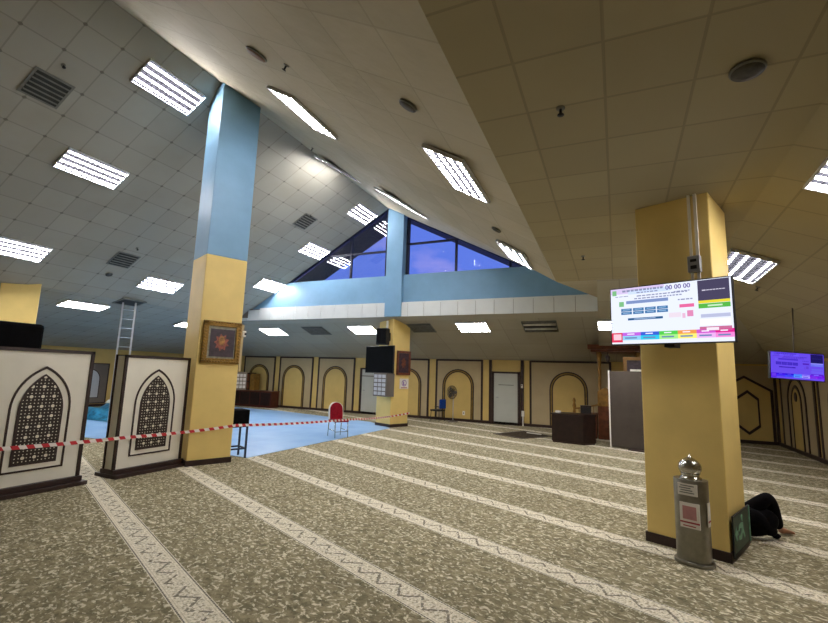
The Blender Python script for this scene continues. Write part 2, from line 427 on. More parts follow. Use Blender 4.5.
window(2, [(-6.5,5.1),(-2.42,5.1),(-6.5,zR(-6.5,YB))], [(-6.42,5.1,zR(-6.42,YB)),(-4.68,5.1,zR(-4.68,YB)),(-2.9,5.1,zR(-2.9,YB))], [(-6.5,-4.5,6.2)], '')

# ---- wall panels with arches
def arch(hw, spring, apex, z0, n=18, pw=.92):
    P = [(-hw, z0)]
    for i in range(n+1):
        t = PI*(1-i/n); s_ = math.sin(t)
        P.append((hw*math.cos(t), spring+(apex-spring)*(s_**pw if s_ > 1e-6 else 0)))
    P.append((hw, z0)); return P
def pointed(hw, spring, apex, z0, n=8):
    P = [(-hw, z0)]; h = apex-spring; r = (hw*hw+h*h)/(2*hw)   # two arcs meeting in a point
    for i in range(n+1):
        a = math.asin(min(1, h/r))*i/n; P.append((-hw+r-r*math.cos(a), spring+r*math.sin(a)))
    return P+[(-a, b_) for a, b_ in P[-2::-1]]
ntrim = [2]
def panel(x0, x1, ac, hw=.655, spring=1.33, apex=2.02, to=None):
    ntrim[0] += 1
    m = MB(); T = to or (lambda x, z, d: (x, YW-d, z))
    bx = lambda mat, a, b_, z0, z1, d: m.mat(mat).prism([(a,z0),(b_,z0),(b_,z1),(a,z1)], lambda x, z: T(x,z,0), lambda x, z: T(x,z,d))
    bx('beige', x0, x1, .1, 2.36, .02); bx('dark', x0-.03, x0+.045, .1, 2.40, .035); bx('dark', x1-.045, x1+.03, .1, 2.40, .035)
    bx('dark', x0, x1, 2.34, 2.41, .035)
    o = lambda d: [(ac+a, b_) for a, b_ in arch(hw-d, spring, apex-d, .1)]
    for d0, d1, mt, dep in ((0,.04,'dark',.045),(.04,.085,'gold',.04),(.085,.12,'dark',.045)):
        m.mat(mt).ring(o(d0), o(d1), lambda x, z: T(x,z,.015), lambda x, z: T(x,z,dep))
    m.mat('yellow2').prism(o(.11), lambda x, z: T(x,z,.01), lambda x, z: T(x,z,.026))
    struct(m.build('trim_%d' % ntrim[0]))
for x0, x1, ac in ((-17.08,-15.14,-16.1),(-14.81,-12.88,-13.95),(-12.54,-10.61,-11.6),(-8.97,-7.04,-8.0),(-6.69,-4.78,-5.76),(-2.94,-.2,-1.6),(.3,2.5,1.4)):
    panel(x0, x1, ac)
# hexagon panel at the right end of the back wall
ntrim[0] += 1
m = MB(); T0 = lambda d: (lambda x, z: (x, YW-d, z))
m.mat('beige').prism([(2.8,.1),(4.36,.1),(4.36,2.36),(2.8,2.36)], T0(0), T0(.02))
def off(P, c_, k): return [(c_[0]+(a-c_[0])*k, c_[1]+(b_-c_[1])*k) for a, b_ in P]
O = [(2.88,.1),(2.88,1.62),(3.6,2.05),(4.3,1.62),(4.3,.1)]
m.mat('dark').ring(O, [(2.95,.1),(2.95,1.58),(3.6,1.97),(4.23,1.58),(4.23,.1)], T0(.01), T0(.045))
m.mat('yellow2').prism([(2.95,.1),(2.95,1.58),(3.6,1.97),(4.23,1.58),(4.23,.1)], T0(.01), T0(.03))
Hx = [(3.64,.25),(3.94,.5),(3.94,1.36),(3.66,1.61),(3.34,1.36),(3.34,.5)]
m.mat('dark').ring(Hx, off(Hx, (3.64,.93), .86), T0(.02), T0(.05), True)
m.mat('dark').prism([(4.33,.0),(4.40,.0),(4.40,2.41),(4.33,2.41)], T0(0), T0(.06))
struct(m.build('trim_%d' % ntrim[0]))
# narrow pointed arches on the right wall
for yc in (15.30, 12.6, 9.9, 7.2, 4.5, 1.8):
    ntrim[0] += 1
    m = MB(); T1 = lambda d: (lambda y, z: (XR-d, y, z))
    m.mat('beige').prism([(yc-1.22,.1),(yc+1.22,.1),(yc+1.22,2.36),(yc-1.22,2.36)], T1(0), T1(.02))
    for e in (-1.22, 1.22): m.mat('dark').prism([(yc+e-.05,.1),(yc+e+.05,.1),(yc+e+.05,2.4),(yc+e-.05,2.4)], T1(0), T1(.035))
    P = lambda hw, ap: [(yc+a, b_) for a, b_ in pointed(hw, 1.35, ap, .1)]
    m.mat('dark').ring(P(.68,2.0), P(.62,1.93), T1(.01), T1(.045))
    m.mat('dark').ring(P(.36,1.8), P(.31,1.72), T1(.01), T1(.045))
    m.mat('yellow2').prism(P(.31,1.72), T1(.01), T1(.03))
    m.mat('dark').prism([(yc+.09*math.cos(i*PI/5), 1.48+.13*math.sin(i*PI/5)) for i in range(10)], T1(.03), T1(.05))
    struct(m.build('trim_%d' % ntrim[0]))
# left wall board with a pale arched inlay
for yc in (11.4, 8.2, 14.6):
    ntrim[0] += 1
    m = MB(); T2 = lambda d: (lambda y, z: (XL+d, y, z))
    m.mat('grey').prism([(yc-.75,.12),(yc+.75,.12),(yc+.75,1.8),(yc-.75,1.8)], T2(0), T2(.03))
    A = [(yc-.75,.12),(yc-.75,1.8),(yc+.75,1.8),(yc+.75,.12)]
    m.mat('dark').ring(A, [(yc-.71,.16),(yc-.71,1.76),(yc+.71,1.76),(yc+.71,.16)], T2(.01), T2(.045), True)
    P = [(yc+a, b_) for a, b_ in arch(.42, 1.1, 1.55, .35)]
    m.mat('dark').ring(P, [(yc+a, b_) for a, b_ in arch(.39, 1.1, 1.52, .38)], T2(.02), T2(.045), True)
    m.mat('greyglass').prism([(yc+a, b_) for a, b_ in arch(.39, 1.1, 1.52, .38)], T2(.02), T2(.04))
    struct(m.build('trim_%d' % ntrim[0]))
for nm, a in (('baseboard_back', (XL, XR, YW-.05, YW, 0, .1)), ('baseboard_left', (XL, XL+.04, Y0, YW, 0, .1)), ('baseboard_right', (XR-.05, XR, Y0, YW, 0, .1))):
    struct(box(nm, 'dark', a))
# doors in the back wall
def door(n, x0, x1, top, handle_x):
    r = struct(bpy.data.objects.new('door_%d' % n, None)); COL.objects.link(r); r.location = (x0, YW, 0); wd = x1-x0
    MB().mat('pale').box(.02, wd-.02, -.05, -.005, .01, top).build('door_leaf', r, bevel=.004)
    MB().mat('dark').box(-.07, .02, -.08, 0, 0, top+.07).box(wd-.02, wd+.07, -.08, 0, 0, top+.07).box(-.07, wd+.07, -.08, 0, top, top+.07).build('door_frame', r)
    MB().mat('steelgrey').tube([(handle_x,-.05,1.0),(handle_x,-.10,1.0),(handle_x+.1,-.10,1.0)], .012, 8).build('door_handle', r)
    if n == 1: MB().mat('greyprint').box(wd*.2, wd*.82, -.053, -.05, 1.455, 1.485).build('door_strip', r)
    else: MB().mat('grey').box(.02, wd-.02, -.06, -.05, 1.6, 1.64).build('door_rail', r)
door(1, -4.32, -3.38, 1.90, .1); door(2, -10.2, -9.25, 1.90, .1)
struct(MB().mat('dark').box(-3.29, -3.18, YW-.06, YW, 0, 2.41).box(-4.50, -4.40, YW-.06, YW, 0, 2.41).build('trim_%d' % (ntrim[0]+1)))

# ------------------------------------------------------------------ columns
def column(label, cx, cy, sz, ztop, zsplit=None):
    r = thing('column', label, 'column', (cx, cy, 0), R67, 'square columns in the hall'); a, b = sz[0]/2, sz[1]/2
    MB().mat('yellow').box(-a, a, -b, b, 0, zsplit or ztop).build('shaft', r, bevel=.012)
    if zsplit: MB().mat('blue').box(-a, a, -b, b, zsplit, ztop).build('upper_shaft', r, bevel=.012)
    MB().mat('dark').box(-a-.015, a+.015, -b-.015, b+.015, 0, .10).build('baseboard', r, bevel=.004)
    return r
LC = Vector((-7.233, 6.302, 0)); RC = Vector((.758, 6.080, 0)); MC = Vector((-7.065, 13.84, 0))
column('tall yellow column with a pale blue upper half and a gilt picture, beside the lattice partitions', LC.x, LC.y, (.78, .80), 7.5, 3.90)
column('yellow column carrying the large bright screen, steel pedestal in front of it', RC.x, RC.y, (.74, .775), 3.88)
column('yellow column under the gable windows, with black speaker and black screen', MC.x, MC.y, (.78, .76), 3.66)
column('partly visible yellow column at the left edge of the photo, above the black draped box', -14.25, 6.15, (.78, .78), 3.80)
struct(MB().mat('blue').box(-7.12, -6.50, 13.10, 13.52, 3.655, 7.5).build('trim_20', bevel=.01))

def cmat(C, lx, ly, z, rot=0.):     # local column position -> loc
    p = C+SX*lx+SY*ly; return (p.x, p.y, z)

# ------------------------------------------------------------------ ceiling lights
def light_proto():
    r = bpy.data.objects.new('ceiling_light', None); COL.objects.link(r); r.empty_display_size = .1
    W, L = .30, .61
    h = MB().mat('rim'); 
    h.box(-W, -W+.018, -L, L, -.045, 0).box(W-.018, W, -L, L, -.045, 0).box(-W, W, -L, -L+.018, -.045, 0).box(-W, W, L-.018, L, -.045, 0)
    h.mat('reflector').box(-W+.01, W-.01, -L+.01, L-.01, -.006, 0); h.build('housing', r)
    for i in range(4):
        x = -.21+.14*i
        MB().mat('tube').tube([(x,-L+.03,-.026),(x,L-.03,-.026)], .016, 8).build('tube', r)
    lv = MB().mat('louver')
    for i in range(3): lv.box(-.14+.14*i-.003, -.14+.14*i+.003, -L+.02, L-.02, -.044, -.006)
    for i in range(11): lv.box(-W+.02, W-.02, -.5+.1*i-.003, -.5+.1*i+.003, -.046, -.03)
    lv.build('louver', r); return r
def frame_mtx(pos, long, up, scale=(1,1,1)):
    z = Vector(up).normalized(); y = Vector(long); y = (y-z*y.dot(z)).normalized(); x = y.cross(z)
    m = Matrix((x, y, z)).transposed().to_4x4(); m.translation = Vector(pos)-z*.012
    return m @ Matrix.Diagonal((*scale, 1))
upL = (-.575, 0, 1); 
def upR(y):
    xe, ze = edge(y); s_ = (ze-RZ)/(xe-RX); d = (zR(-4, y+.2)-zR(-4, y-.2))/.4; return (-s_, -d, 1)
upE = (.42+.012, .05, 1); upC = (.012, .05, 1); upD = (0, .333, 1); upG = (0, .1641, 1); upF = (-kF, 0, 1)
Yd, Xd = (0,1,0), (1,0,0)
LT = [(-7.86, 5.25, 'L', 1, 'bright fluorescent ceiling light on the left slope, just left of the blue column top'),
      (-10.10, 5.27, 'L', 1, 'fluorescent ceiling light halfway down the left slope, second from the ridge in its row'),
      (-12.72, 5.27, 'L', 1, 'fluorescent ceiling light at the left edge of the photo, lowest on the left slope'),
      (-12.90, 9.07, 'L', 1, 'fluorescent ceiling light low on the left slope, just above the ladder hatch'),
      (-11.80, 12.62, 'L', 1, 'lowest of the three fluorescent lights along the left edge of the gable'),
      (-9.80, 12.58, 'L', 1, 'middle of the three fluorescent lights along the left edge of the gable'),
      (-7.84, 12.55, 'L', 1, 'topmost of the three fluorescent lights along the left edge of the gable'),
      (-4.53, 5.35, 'R', 1.0, 'narrow looking fluorescent light on the right slope, right of the blue column top'),
      (-6.74, 9.5, 'R', 1.2, 'slim fluorescent light hugging the roof ridge between column and gable'),
      (-4.93, 9.9, 'R', 1.7, 'slanted fluorescent light on the right slope directly above the right gable window'),
      (-1.76, 5.11, 'R', 1.0, 'large bright fluorescent light on the right slope beside the fold to the flat ceiling'),
      (-1.72, 8.45, 'R', .9, 'fluorescent light low on the right slope, at the right tip of the gable window'),
      (2.32, 5.10, 'Cx', 1, 'fluorescent light cut off by the right edge of the photo, on the flat ceiling'),
      (1.84, 8.17, 'E', 1, 'fluorescent light beside the top of the column carrying the bright screen'),
      (-14.78, 8.0, 'F', 1, 'fluorescent light on the low left ceiling, left of the ladder'),
      (-15.25, 12.2, 'F', 1, 'small far fluorescent light half hidden behind the tall column on the left'),
      (-12.85, 14.2, 'D', .85, 'lit fluorescent light leftmost under the white bulkhead, right of the tall column'),
      (-8.52, 14.15, 'D', .85, 'lit fluorescent light under the bulkhead, just left of the black wall speaker'),
      (-4.28, 14.06, 'D', .85, 'lit fluorescent light under the bulkhead above the electric fan'),
      (.10, 12.28, 'G', .85, 'fluorescent light over the wooden pulpit, half hidden by the bright screen')]
base = light_proto(); first = True
for x, y, pl, sc, lab in LT:
    if pl == 'L': mt = frame_mtx((x,y,zL(x)), Yd, upL, (1,sc,1))
    elif pl == 'R': mt = frame_mtx((x,y,zR(x,y)), Yd, upR(y), (1,sc,1))
    elif pl == 'Cx': mt = frame_mtx((x,y,zE(x,y)+.0), Xd, upE, (1,sc,1))
    elif pl == 'E': mt = frame_mtx((x,y,zE(x,y)), Yd, upE)
    elif pl == 'F': mt = frame_mtx((x,y,zF(x) if y < 9.6 else zF(x)-.02-max(0, (y-9.55)*.0)), Yd, upF)
    elif pl == 'D': mt = frame_mtx((x,y,zD(y)), Xd, upD, (1.2,sc,1))
    else: mt = frame_mtx((x,y,zG(y)), Xd, upG, (1.4,sc,1))
    if first:
        base.matrix_world = mt; tag(base, lab, 'ceiling light', 'fluorescent ceiling lights'); first = False
    else: dup(base, mt, lab, group='fluorescent ceiling lights')
# dead fitting and vents
def vent(name, lab, cat, mt, W=.3, L=.3, dark=True, n=6):
    r = thing(name, lab, cat); r['group'] = 'grey ceiling vents'; r.matrix_world = mt
    h = MB().mat('vent').box(-W, W, -L, L, -.012, .0); h.build('frame', r)
    MB().mat('ventdark').box(-W+.04, W-.04, -L+.04, L-.04, -.02, -.012).build('grille', r)
    for i in range(n):
        x = -W+.06+(2*W-.12)*(i+.5)/n
        MB().mat('vent').box(x-.012, x+.012, -L+.04, L-.04, -.035, -.02).build('slat', r)
vent('ceiling_vent', 'grey square vent high on the left slope near the top left corner', 'vent', frame_mtx((-8.99,3.79,zL(-8.99)), Yd, upL), n=5)
vent('ceiling_vent', 'grey square vent on the left slope between two lights, above the ladder hatch', 'vent', frame_mtx((-12.3,7.49,zL(-12.3)), Yd, upL), n=5)
vent('ceiling_vent', 'grey square vent on the left slope, right of the tall column above the gable lights', 'vent', frame_mtx((-9.0,10.98,zL(-9.0)), Yd, upL), n=5)
vent('ceiling_vent', 'dark vent under the bulkhead between the two lights left of the wall speaker', 'vent', frame_mtx((-10.7,14.2,zD(14.2)), Xd, upD), .38, .5, n=7)
vent('ceiling_vent', 'dark vent under the bulkhead just right of the far yellow column', 'vent', frame_mtx((-6.15,14.1,zD(14.1)), Xd, upD), .36, .45, n=7)
r = thing('ceiling_light', 'dark unlit fluorescent light under the bulkhead, right of the lit one over the fan', 'ceiling light', group='fluorescent ceiling lights')
r.matrix_world = frame_mtx((-2.13,14.08,zD(14.08)), Xd, upD, (1.2,.85,1))
MB().mat('vent').box(-.3,-.28,-.61,.61,-.05,0).box(.28,.3,-.61,.61,-.05,0).box(-.3,.3,-.61,-.59,-.05,0).box(-.3,.3,.59,.61,-.05,0).mat('ventdark').box(-.28,.28,-.59,.59,-.006,0).build('housing', r)
for i in range(2): MB().mat('tubeoff').tube([(-.13+.26*i,-.57,-.03),(-.13+.26*i,.57,-.03)], .035, 8).build('tube', r)

def disc(name, lab, cat, mt, rad, m, grp):
    r = thing(name, lab, cat, group=grp); r.matrix_world = mt
    MB().mat('vent').lathe([(rad,0),(rad,-.012),(rad*.93,-.02),(rad*.9,-.02)], 24).build('rim', r)
    MB().mat(m).lathe([(rad*.9,-.005),(rad*.9,-.022),(rad*.5,-.03),(.01,-.032)], 24).build('grille', r)
disc('ceiling_speaker', 'brown round speaker grille high on the right slope near the top of the photo', 'ceiling speaker', frame_mtx((-3.99,3.73,zR(-3.99,3.73)), Yd, upR(3.8)), .14, 'rust', 'round ceiling speakers')
disc('ceiling_speaker', 'small grey round speaker on the right slope above the large bright light', 'ceiling speaker', frame_mtx((-1.81,3.66,zR(-1.81,3.66)), Yd, upR(3.8)), .1, 'spkgrey', 'round ceiling speakers')
disc('ceiling_speaker', 'dark round speaker on the flat ceiling towards the upper right', 'ceiling speaker', frame_mtx((.90,3.54,zC(.9,3.54)), Yd, upC), .11, 'spkgrey', 'round ceiling speakers')
disc('ceiling_speaker', 'small dark round fitting low on the left slope beside the square vent', 'ceiling speaker', frame_mtx((-12.92,7.52,zL(-12.92)), Yd, upL), .09, 'spkgrey', 'round ceiling speakers')
disc('ceiling_speaker', 'small round fitting low on the right slope above the fold corner', 'ceiling speaker', frame_mtx((-1.79,7.17,zR(-1.79,7.17)), Yd, upR(7.8)), .09, 'spkgrey', 'round ceiling speakers')
def sprink(lab, mt):
    r = thing('sprinkler', lab, 'sprinkler', group='ceiling sprinklers'); r.matrix_world = mt
    MB().mat('vent').lathe([(.035,0),(.035,-.008),(.012,-.012)], 14).build('escutcheon', r)
    MB().mat('black').tube([(0,0,-.01),(0,0,-.06)], .012, 8).lathe([(.026,-.06),(.028,-.066),(.005,-.068)], 12).build('head', r)
for lab, x, y, pl in (('sprinkler on the left slope beside the topmost square vent', -8.5, 3.76, 'L'), ('sprinkler low on the left slope left of the tall column', -11.8, 7.5, 'L'),
    ('sprinkler on the flat ceiling above the bright screen column', -.36, 3.57, 'C'), ('sprinkler on the right slope beside the brown speaker grille', -3.53, 3.77, 'R'),
    ('sprinkler on the left slope near the topmost gable light', -8.75, 10.9, 'L'), ('sprinkler on the flat ceiling just before its far edge', -.45, 7.6, 'C'),
    ('sprinkler on the right slope beside the ridge in front of the slim light', -6.7, 8.28, 'R'), ('sprinkler on the sloping ceiling left of the blue lit screen', 2.2, 9.0, 'E')):
    z, u = {'L': (zL(x), upL), 'C': (zC(x,y), upC), 'R': (zR(x,y), upR(y)), 'E': (zE(x,y), upE)}[pl]
    sprink(lab, frame_mtx((x,y,z+.01), Yd, u))

# ------------------------------------------------------------------ blue floor mat
mp = [(-6.75,6.98),(-6.75,13.16),(-8.2,14.35),(-13.3,15.5),(-18.2,15.6),(-18.2,6.6),(-11.55,6.75),(-7.9,6.98)]
o = MB().mat('vinyl').prism(mp, lambda x, y: (x,y,.001), lambda x, y: (x,y,.008)).build('floor_mat')
tag(o, 'large pale blue vinyl sheet covering the carpet behind the barrier tape', 'floor mat')

# ------------------------------------------------------------------ lattice partitions
def partition(lab, y0, y1, x, th=.26, h=1.92):
    r = thing('lattice_partition', lab, 'partition', (x, (y0+y1)/2, 0), 0, 'white lattice partitions'); a = (y1-y0)/2; yc = 0
    MB().mat('offwhite').box(-th+.02, -.02, -a+.02, a-.02, .12, h-.02).build('board', r)
    fr = MB().mat('dark')
    for xx in (-.03, -th):
        fr.box(xx, xx+.03, -a, -a+.045, .1, h).box(xx, xx+.03, a-.045, a, .1, h).box(xx, xx+.03, -a, a, h-.045, h)
    fr.build('frame', r)
    MB().mat('dark').box(-th-.14, .13, -a-.02, a+.05, 0, .055).box(-th-.03, .04, -a-.01, a+.02, .055, .12).build('base', r, bevel=.006)
    for side, xf, dx in ((1, -.02, .012), (-1, -th+.02, -.012)):
        F = lambda d: (lambda y, z: (xf+dx*d, y, z))
        po = lambda hw, sp, ap, z0: pointed(hw, sp, ap, z0, 10)
        MB().mat('dark').ring(po(.365,1.12,1.70,.29), po(.342,1.12,1.665,.313), F(0), F(1.), True).build('arch_border', r)
        MB().mat('lattice').prism(po(.262,1.08,1.58,.385), F(0), F(1.)).build('lattice_panel', r)
        MB().mat('dark').ring(po(.268,1.08,1.59,.378), po(.25,1.08,1.565,.396), F(0), F(1.3), True).build('lattice_rim', r)
    return r
partition('white partition with dark pointed lattice arch at the left edge of the photo', 2.98, 4.19, -7.27, h=1.94)
partition('white partition with dark pointed lattice arch standing against the tall yellow column', 4.62, 5.83, -7.20)
for r in [o for o in bpy.data.objects if o.name.startswith('lattice_partition')]: pass

# ------------------------------------------------------------------ left background
r = thing('draped_box', 'black cloth draped box on a stand behind the left lattice partition', 'box', (-8.9, 3.55, 0))
MB().mat('blackcloth').box(-.3, .3, -.62, .58, 1.86, 2.37).build('cloth_cover', r, bevel=.05)
MB().mat('black').box(-.28, .28, -.5, .5, 1.78, 1.86).build('shelf', r)
for sx in (-.24, .24):
    for sy in (-.45, .45): MB().mat('black').tube([(sx,sy,0),(sx,sy,1.8)], .02, 8).build('leg', r)
r = thing('ladder', 'slim aluminium ladder rising from the floor to the open ceiling hatch', 'ladder', (-13.95, 8.85, 0), math.radians(-32))
for s_ in (-1, 1): MB().mat('alu').box(-.03, .03, s_*.17-.024, s_*.17+.024, 0, 3.72).build('rail', r)
for i in range(12): MB().mat('alu').tube([(0,-.17,.28+.29*i),(0,.17,.28+.29*i)], .011, 8).build('rung', r)
r = thing('ceiling_hatch', 'dark open hatch in the ceiling at the top of the ladder', 'hatch'); r.matrix_world = frame_mtx((-13.95,8.85,3.73), Yd, upF)
MB().mat('ventdark').box(-.24,.24,-.34,.34,-.012,.012).build('opening', r)
MB().mat('vent').box(-.28,-.24,-.38,.38,-.02,.01).box(.24,.28,-.38,.38,-.02,.01).box(-.28,.28,-.38,-.34,-.02,.01).box(-.28,.28,.34,.38,-.02,.01).build('rim', r)
# crumpled blue sheet seen between the partitions
def heap(name, lab, cat, m, loc, sx, sy, h, seed, n=26):
    rnd = random.Random(seed); ph = [(rnd.uniform(3,9), rnd.uniform(3,9), rnd.uniform(0,6)) for _ in range(6)]
    mb = MB().mat(m); vs = []
    for i in range(n+1):
        for j in range(n+1):
            u, v = 2*i/n-1, 2*j/n-1; q = max(0, 1-(u*u+v*v)**.9)
            z = h*(q**.6)*(.72+.28*sum(math.sin(a*u+b_*v+c_) for a, b_, c_ in ph)/3)
            vs.append((u*sx, v*sy, max(.004, z)))
    mb.v = vs; mb.idx(0, [(i*(n+1)+j, (i+1)*(n+1)+j, (i+1)*(n+1)+j+1, i*(n+1)+j+1) for i in range(n) for j in range(n)], True)
    o = mb.build(name, None, loc); return tag(o, lab, cat)
heap('crumpled_sheet', 'crumpled teal plastic sheet heaped on the blue floor between the partitions', 'plastic sheet', 'teal', (-15.6, 9.9, .009), 1.35, 1.1, .60, 3)
o = heap('plastic_bag', 'small white bag lying on top of the crumpled teal sheet', 'bag', 'white', (-15.35, 9.62, .50), .2, .2, .24, 5, 14)

# ------------------------------------------------------------------ on the tall column
r = thing('picture', 'gilt framed picture with orange motif hanging on the tall column', 'picture', cmat(LC, .017, -.42, 2.235), R67)
fr = MB().mat('goldleaf'); a, b_ = .355, .40
fr.box(-a, -a+.10, -.05, 0, -b_, b_).box(a-.10, a, -.05, 0, -b_, b_).box(-a, a, -.05, 0, b_-.10, b_).box(-a, a, -.05, 0, -b_, -b_+.10)
for i in range(14):
    t = -1+2*(i+.5)/14
    for q in ((t*a, b_-.03), (t*a, -b_+.03)): fr.lathe([(.028,0),(.02,.018),(.004,.024)], 8, (q[0], -.05, q[1]))
    for q in ((a-.03, t*b_), (-a+.03, t*b_)): fr.lathe([(.028,0),(.02,.018),(.004,.024)], 8, (q[0], -.05, q[1]))
fr.build('frame', r, bevel=.008)
MB().mat('picgrey').box(-a+.09, a-.09, -.02, -.002, -b_+.09, b_-.09).build('mount', r)
cv = MB().mat('picdark').box(-a+.14, a-.12, -.026, -.02, -b_+.13, b_-.15)
rnd = random.Random(4)
cv.mat('picwarm').prism([(.0+.145*math.cos(i*PI/9)*(1 if i%2 else .66), .0+.17*math.sin(i*PI/9)*(1 if i%2 else .7)) for i in range(18)], lambda x, z: (x,-.026,z), lambda x, z: (x,-.029,z))
cv.mat('picyellow').prism([(.0+.06*math.cos(i*PI/6), .03+.09*math.sin(i*PI/6)) for i in range(12)], lambda x, z: (x,-.029,z), lambda x, z: (x,-.031,z))
cv.build('canvas', r)
def gridbox(lab, C, cx, cy, z0, z1, wx, wy, nx, nz, face):
    r = thing('wall_cabinet', lab, 'wall cabinet', cmat(C, cx, cy, z0), R67, 'grey cabinets with small white squares')
    MB().mat('grey').box(-wx/2, wx/2, -wy/2, wy/2, 0, z1-z0).build('body', r, bevel=.006)
    h = z1-z0
    for i in range(nx):
        for j in range(nz):
            zz = .03+(h-.06)*(j+.5)/nz; hz = (h-.06)/nz*.38
            if face == 'x':
                yy = -wy/2+.03+(wy-.06)*(i+.5)/nx; hy = (wy-.06)/nx*.38
                MB().mat('square').box(-wx/2-.015, -wx/2, yy-hy, yy+hy, zz-hz, zz+hz).build('square', r)
            else:
                xx = -wx/2+.02+(wx-.04)*(i+.5)/nx; hx = (wx-.04)/nx*.38
                MB().mat('square').box(xx-hx, xx+hx, -wy/2-.012, -wy/2, zz-hz, zz+hz).build('square', r)
gridbox('small grey box with white squares jutting out behind the tall column, beside its picture', LC, .545, -.02, 1.33, 1.69, .24, .36, 3, 4, 'y')
gridbox('grey cabinet with a grid of white squares under the black screen on the far column', MC, -.56, -.19, 1.0, 1.76, .34, .69, 3, 5, 'x')
r = thing('wall_camera', 'small white camera on a pipe at the right edge of the tall column', 'camera', cmat(LC, .44, -.30, 0), R67)
MB().mat('beige').box(-.015, .03, -.03, .03, 1.7, 2.62).build('conduit', r)
MB().mat('white').box(.0, .07, -.06, .04, 2.38, 2.50).build('housing', r, bevel=.01)
MB().mat('black').lathe([(.02,0),(.02,.02),(.004,.024)], 12).build('lens', r, (.05,-.06,2.44), (PI/2,0,0))

r = thing('stand', 'dark blue steel legged stand with a black box top behind the tall column', 'stand', (-7.02, 6.87, 0), R67)
MB().mat('blackcloth').box(-.19, .19, -.2, .2, .63, .94).build('box_top', r, bevel=.012)
for sx in (-.17, .17):
    for sy in (-.17, .17): MB().mat('darkblue').box(sx-.016, sx+.016, sy-.016, sy+.016, 0, .64).build('leg', r)
st = MB().mat('darkblue')
for s_ in (-.17, .17): st.box(-.17, .17, s_-.01, s_+.01, .17, .2).box(s_-.01, s_+.01, -.17, .17, .17, .2).box(-.17,.17,s_-.012,s_+.012,.60,.63)
st.build('stretcher', r)

# ------------------------------------------------------------------ on the far column
r = thing('television', 'large switched off black screen mounted on the far yellow column', 'screen', cmat(MC, -.50, .16, 2.22), R67)
MB().mat('black').box(-.03, .03, -.76, .76, -.46, .47).build('bezel', r, bevel=.01)
MB().mat(simple('dark_screen', rgb('070A0C'), .85, spec=.1, var=.05)).box(-.034, -.03, -.74, .74, -.43, .45).build('screen', r)
MB().mat('black').box(.03, .09, -.2, .2, -.2, .2).build('bracket', r)
r = thing('loudspeaker', 'black loudspeaker on a bracket above the black screen', 'loudspeaker', cmat(MC, -.72, -.30, 2.70), R67+math.radians(14))
MB().mat('black').prism([(-.16,-.21),(.12,-.15),(.12,.15),(-.16,.21)], lambda x, y: (x,y,0), lambda x, y: (x,y,.55)).build('cabinet', r, bevel=.02)
MB().mat('blackcloth').box(-.175, -.16, -.19, .19, .03, .52).build('grille', r)
MB().mat('black').tube([(.10,0,.36),(.33,0,.36)], .018, 8).tube([(.10,0,.22),(.33,0,.22)], .018, 8).box(.29,.33,-.03,.03,.15,.43).build('bracket', r)
MB().mat('white').box(.26, .31, .06, .12, .0, .85).build('conduit', r)
r = thing('picture', 'brown framed calligraphy picture on the right face of the far column', 'picture', cmat(MC, .085, -.41, 2.13), R67)
MB().mat('wood').box(-.31,-.23,-.04,0,-.41,.41).box(.23,.31,-.04,0,-.41,.41).box(-.31,.31,-.04,0,.33,.41).box(-.31,.31,-.04,0,-.41,-.33).build('frame', r, bevel=.006)
MB().mat('picdark').box(-.24,.24,-.02,-.002,-.34,.34).mat('wood').prism([(.12*math.cos(i*PI/8)*(1 if i%2 else .6), .2*math.sin(i*PI/8)*(1 if i%2 else .7)) for i in range(16)], lambda x, z: (x,-.02,z), lambda x, z: (x,-.023,z)).build('canvas', r)
r = thing('notice', 'white notice with a violet emblem below the picture on the far column', 'notice', cmat(MC, .15, -.41, 1.43), R67)
MB().mat('paper').box(-.2,.2,-.006,0,-.17,.17).build('sheet', r)
m = MB().mat('violet').ring([(.11*math.cos(i*PI/10), .11*math.sin(i*PI/10)+.02) for i in range(20)], [(.085*math.cos(i*PI/10), .085*math.sin(i*PI/10)+.02) for i in range(20)], lambda x, z: (x,-.006,z), lambda x, z: (x,-.009,z), True)
m.box(-.05,.0,-.009,-.006,-.05,.08).box(-.03,.06,-.009,-.006,-.04,-.02).mat('redprint').box(-.14,.14,-.009,-.006,-.15,-.125); m.build('emblem', r)

# ------------------------------------------------------------------ barrier tape
def ribbon(pts, w=.05):
    mb = MB().mat('tape'); u = 0; P = []
    for a, b in zip(pts, pts[1:]):
        a, b = Vector(a), Vector(b); n = max(1, int((b-a).length/.35))
        L = (b-a).length
        for i in range(n):
            P.append((a.lerp(b, i/n)-Vector((0,0,.05*L*.12*math.sin(PI*i/n))), u+L*i/n))
        u += L
    P.append((Vector(pts[-1]), u))
    for (p, s0), (q, s1) in zip(P, P[1:]):
        d = (q-p); nrm = Vector((d.y, -d.x, 0)).normalized()*.0015; h = Vector((0,0,w/2)); h2 = h
        uv = [(s0,0),(s1,0),(s1,w),(s0,w)]
        mb.face([p-h+nrm, q-h+nrm, q+h+nrm, p+h+nrm], uv); mb.face([p-h-nrm, q-h-nrm, q+h-nrm, p+h-nrm], uv)
        mb.face([p+h+nrm, q+h+nrm, q+h-nrm, p+h-nrm], uv); mb.face([p-h+nrm, q-h+nrm, q-h-nrm, p-h-nrm], uv)
    return mb
def cp(C, lx, ly, z): return cmat(C, lx, ly, z)
tp = [(-7.12,1.2,.70),(-7.10,3.1,.655),(-7.06,4.7,.625),cp(LC,-.42,-.435,.61),cp(LC,.42,-.435,.675),cp(LC,.435,-.40,.675),(-6.55,9.6,.53),(-6.58,10.3,.505),cp(MC,-.425,-.44,.36),cp(MC,.435,-.425,.44),cp(MC,.43,.2,.44)]
o = ribbon(tp).build('barrier_tape', normals=False)
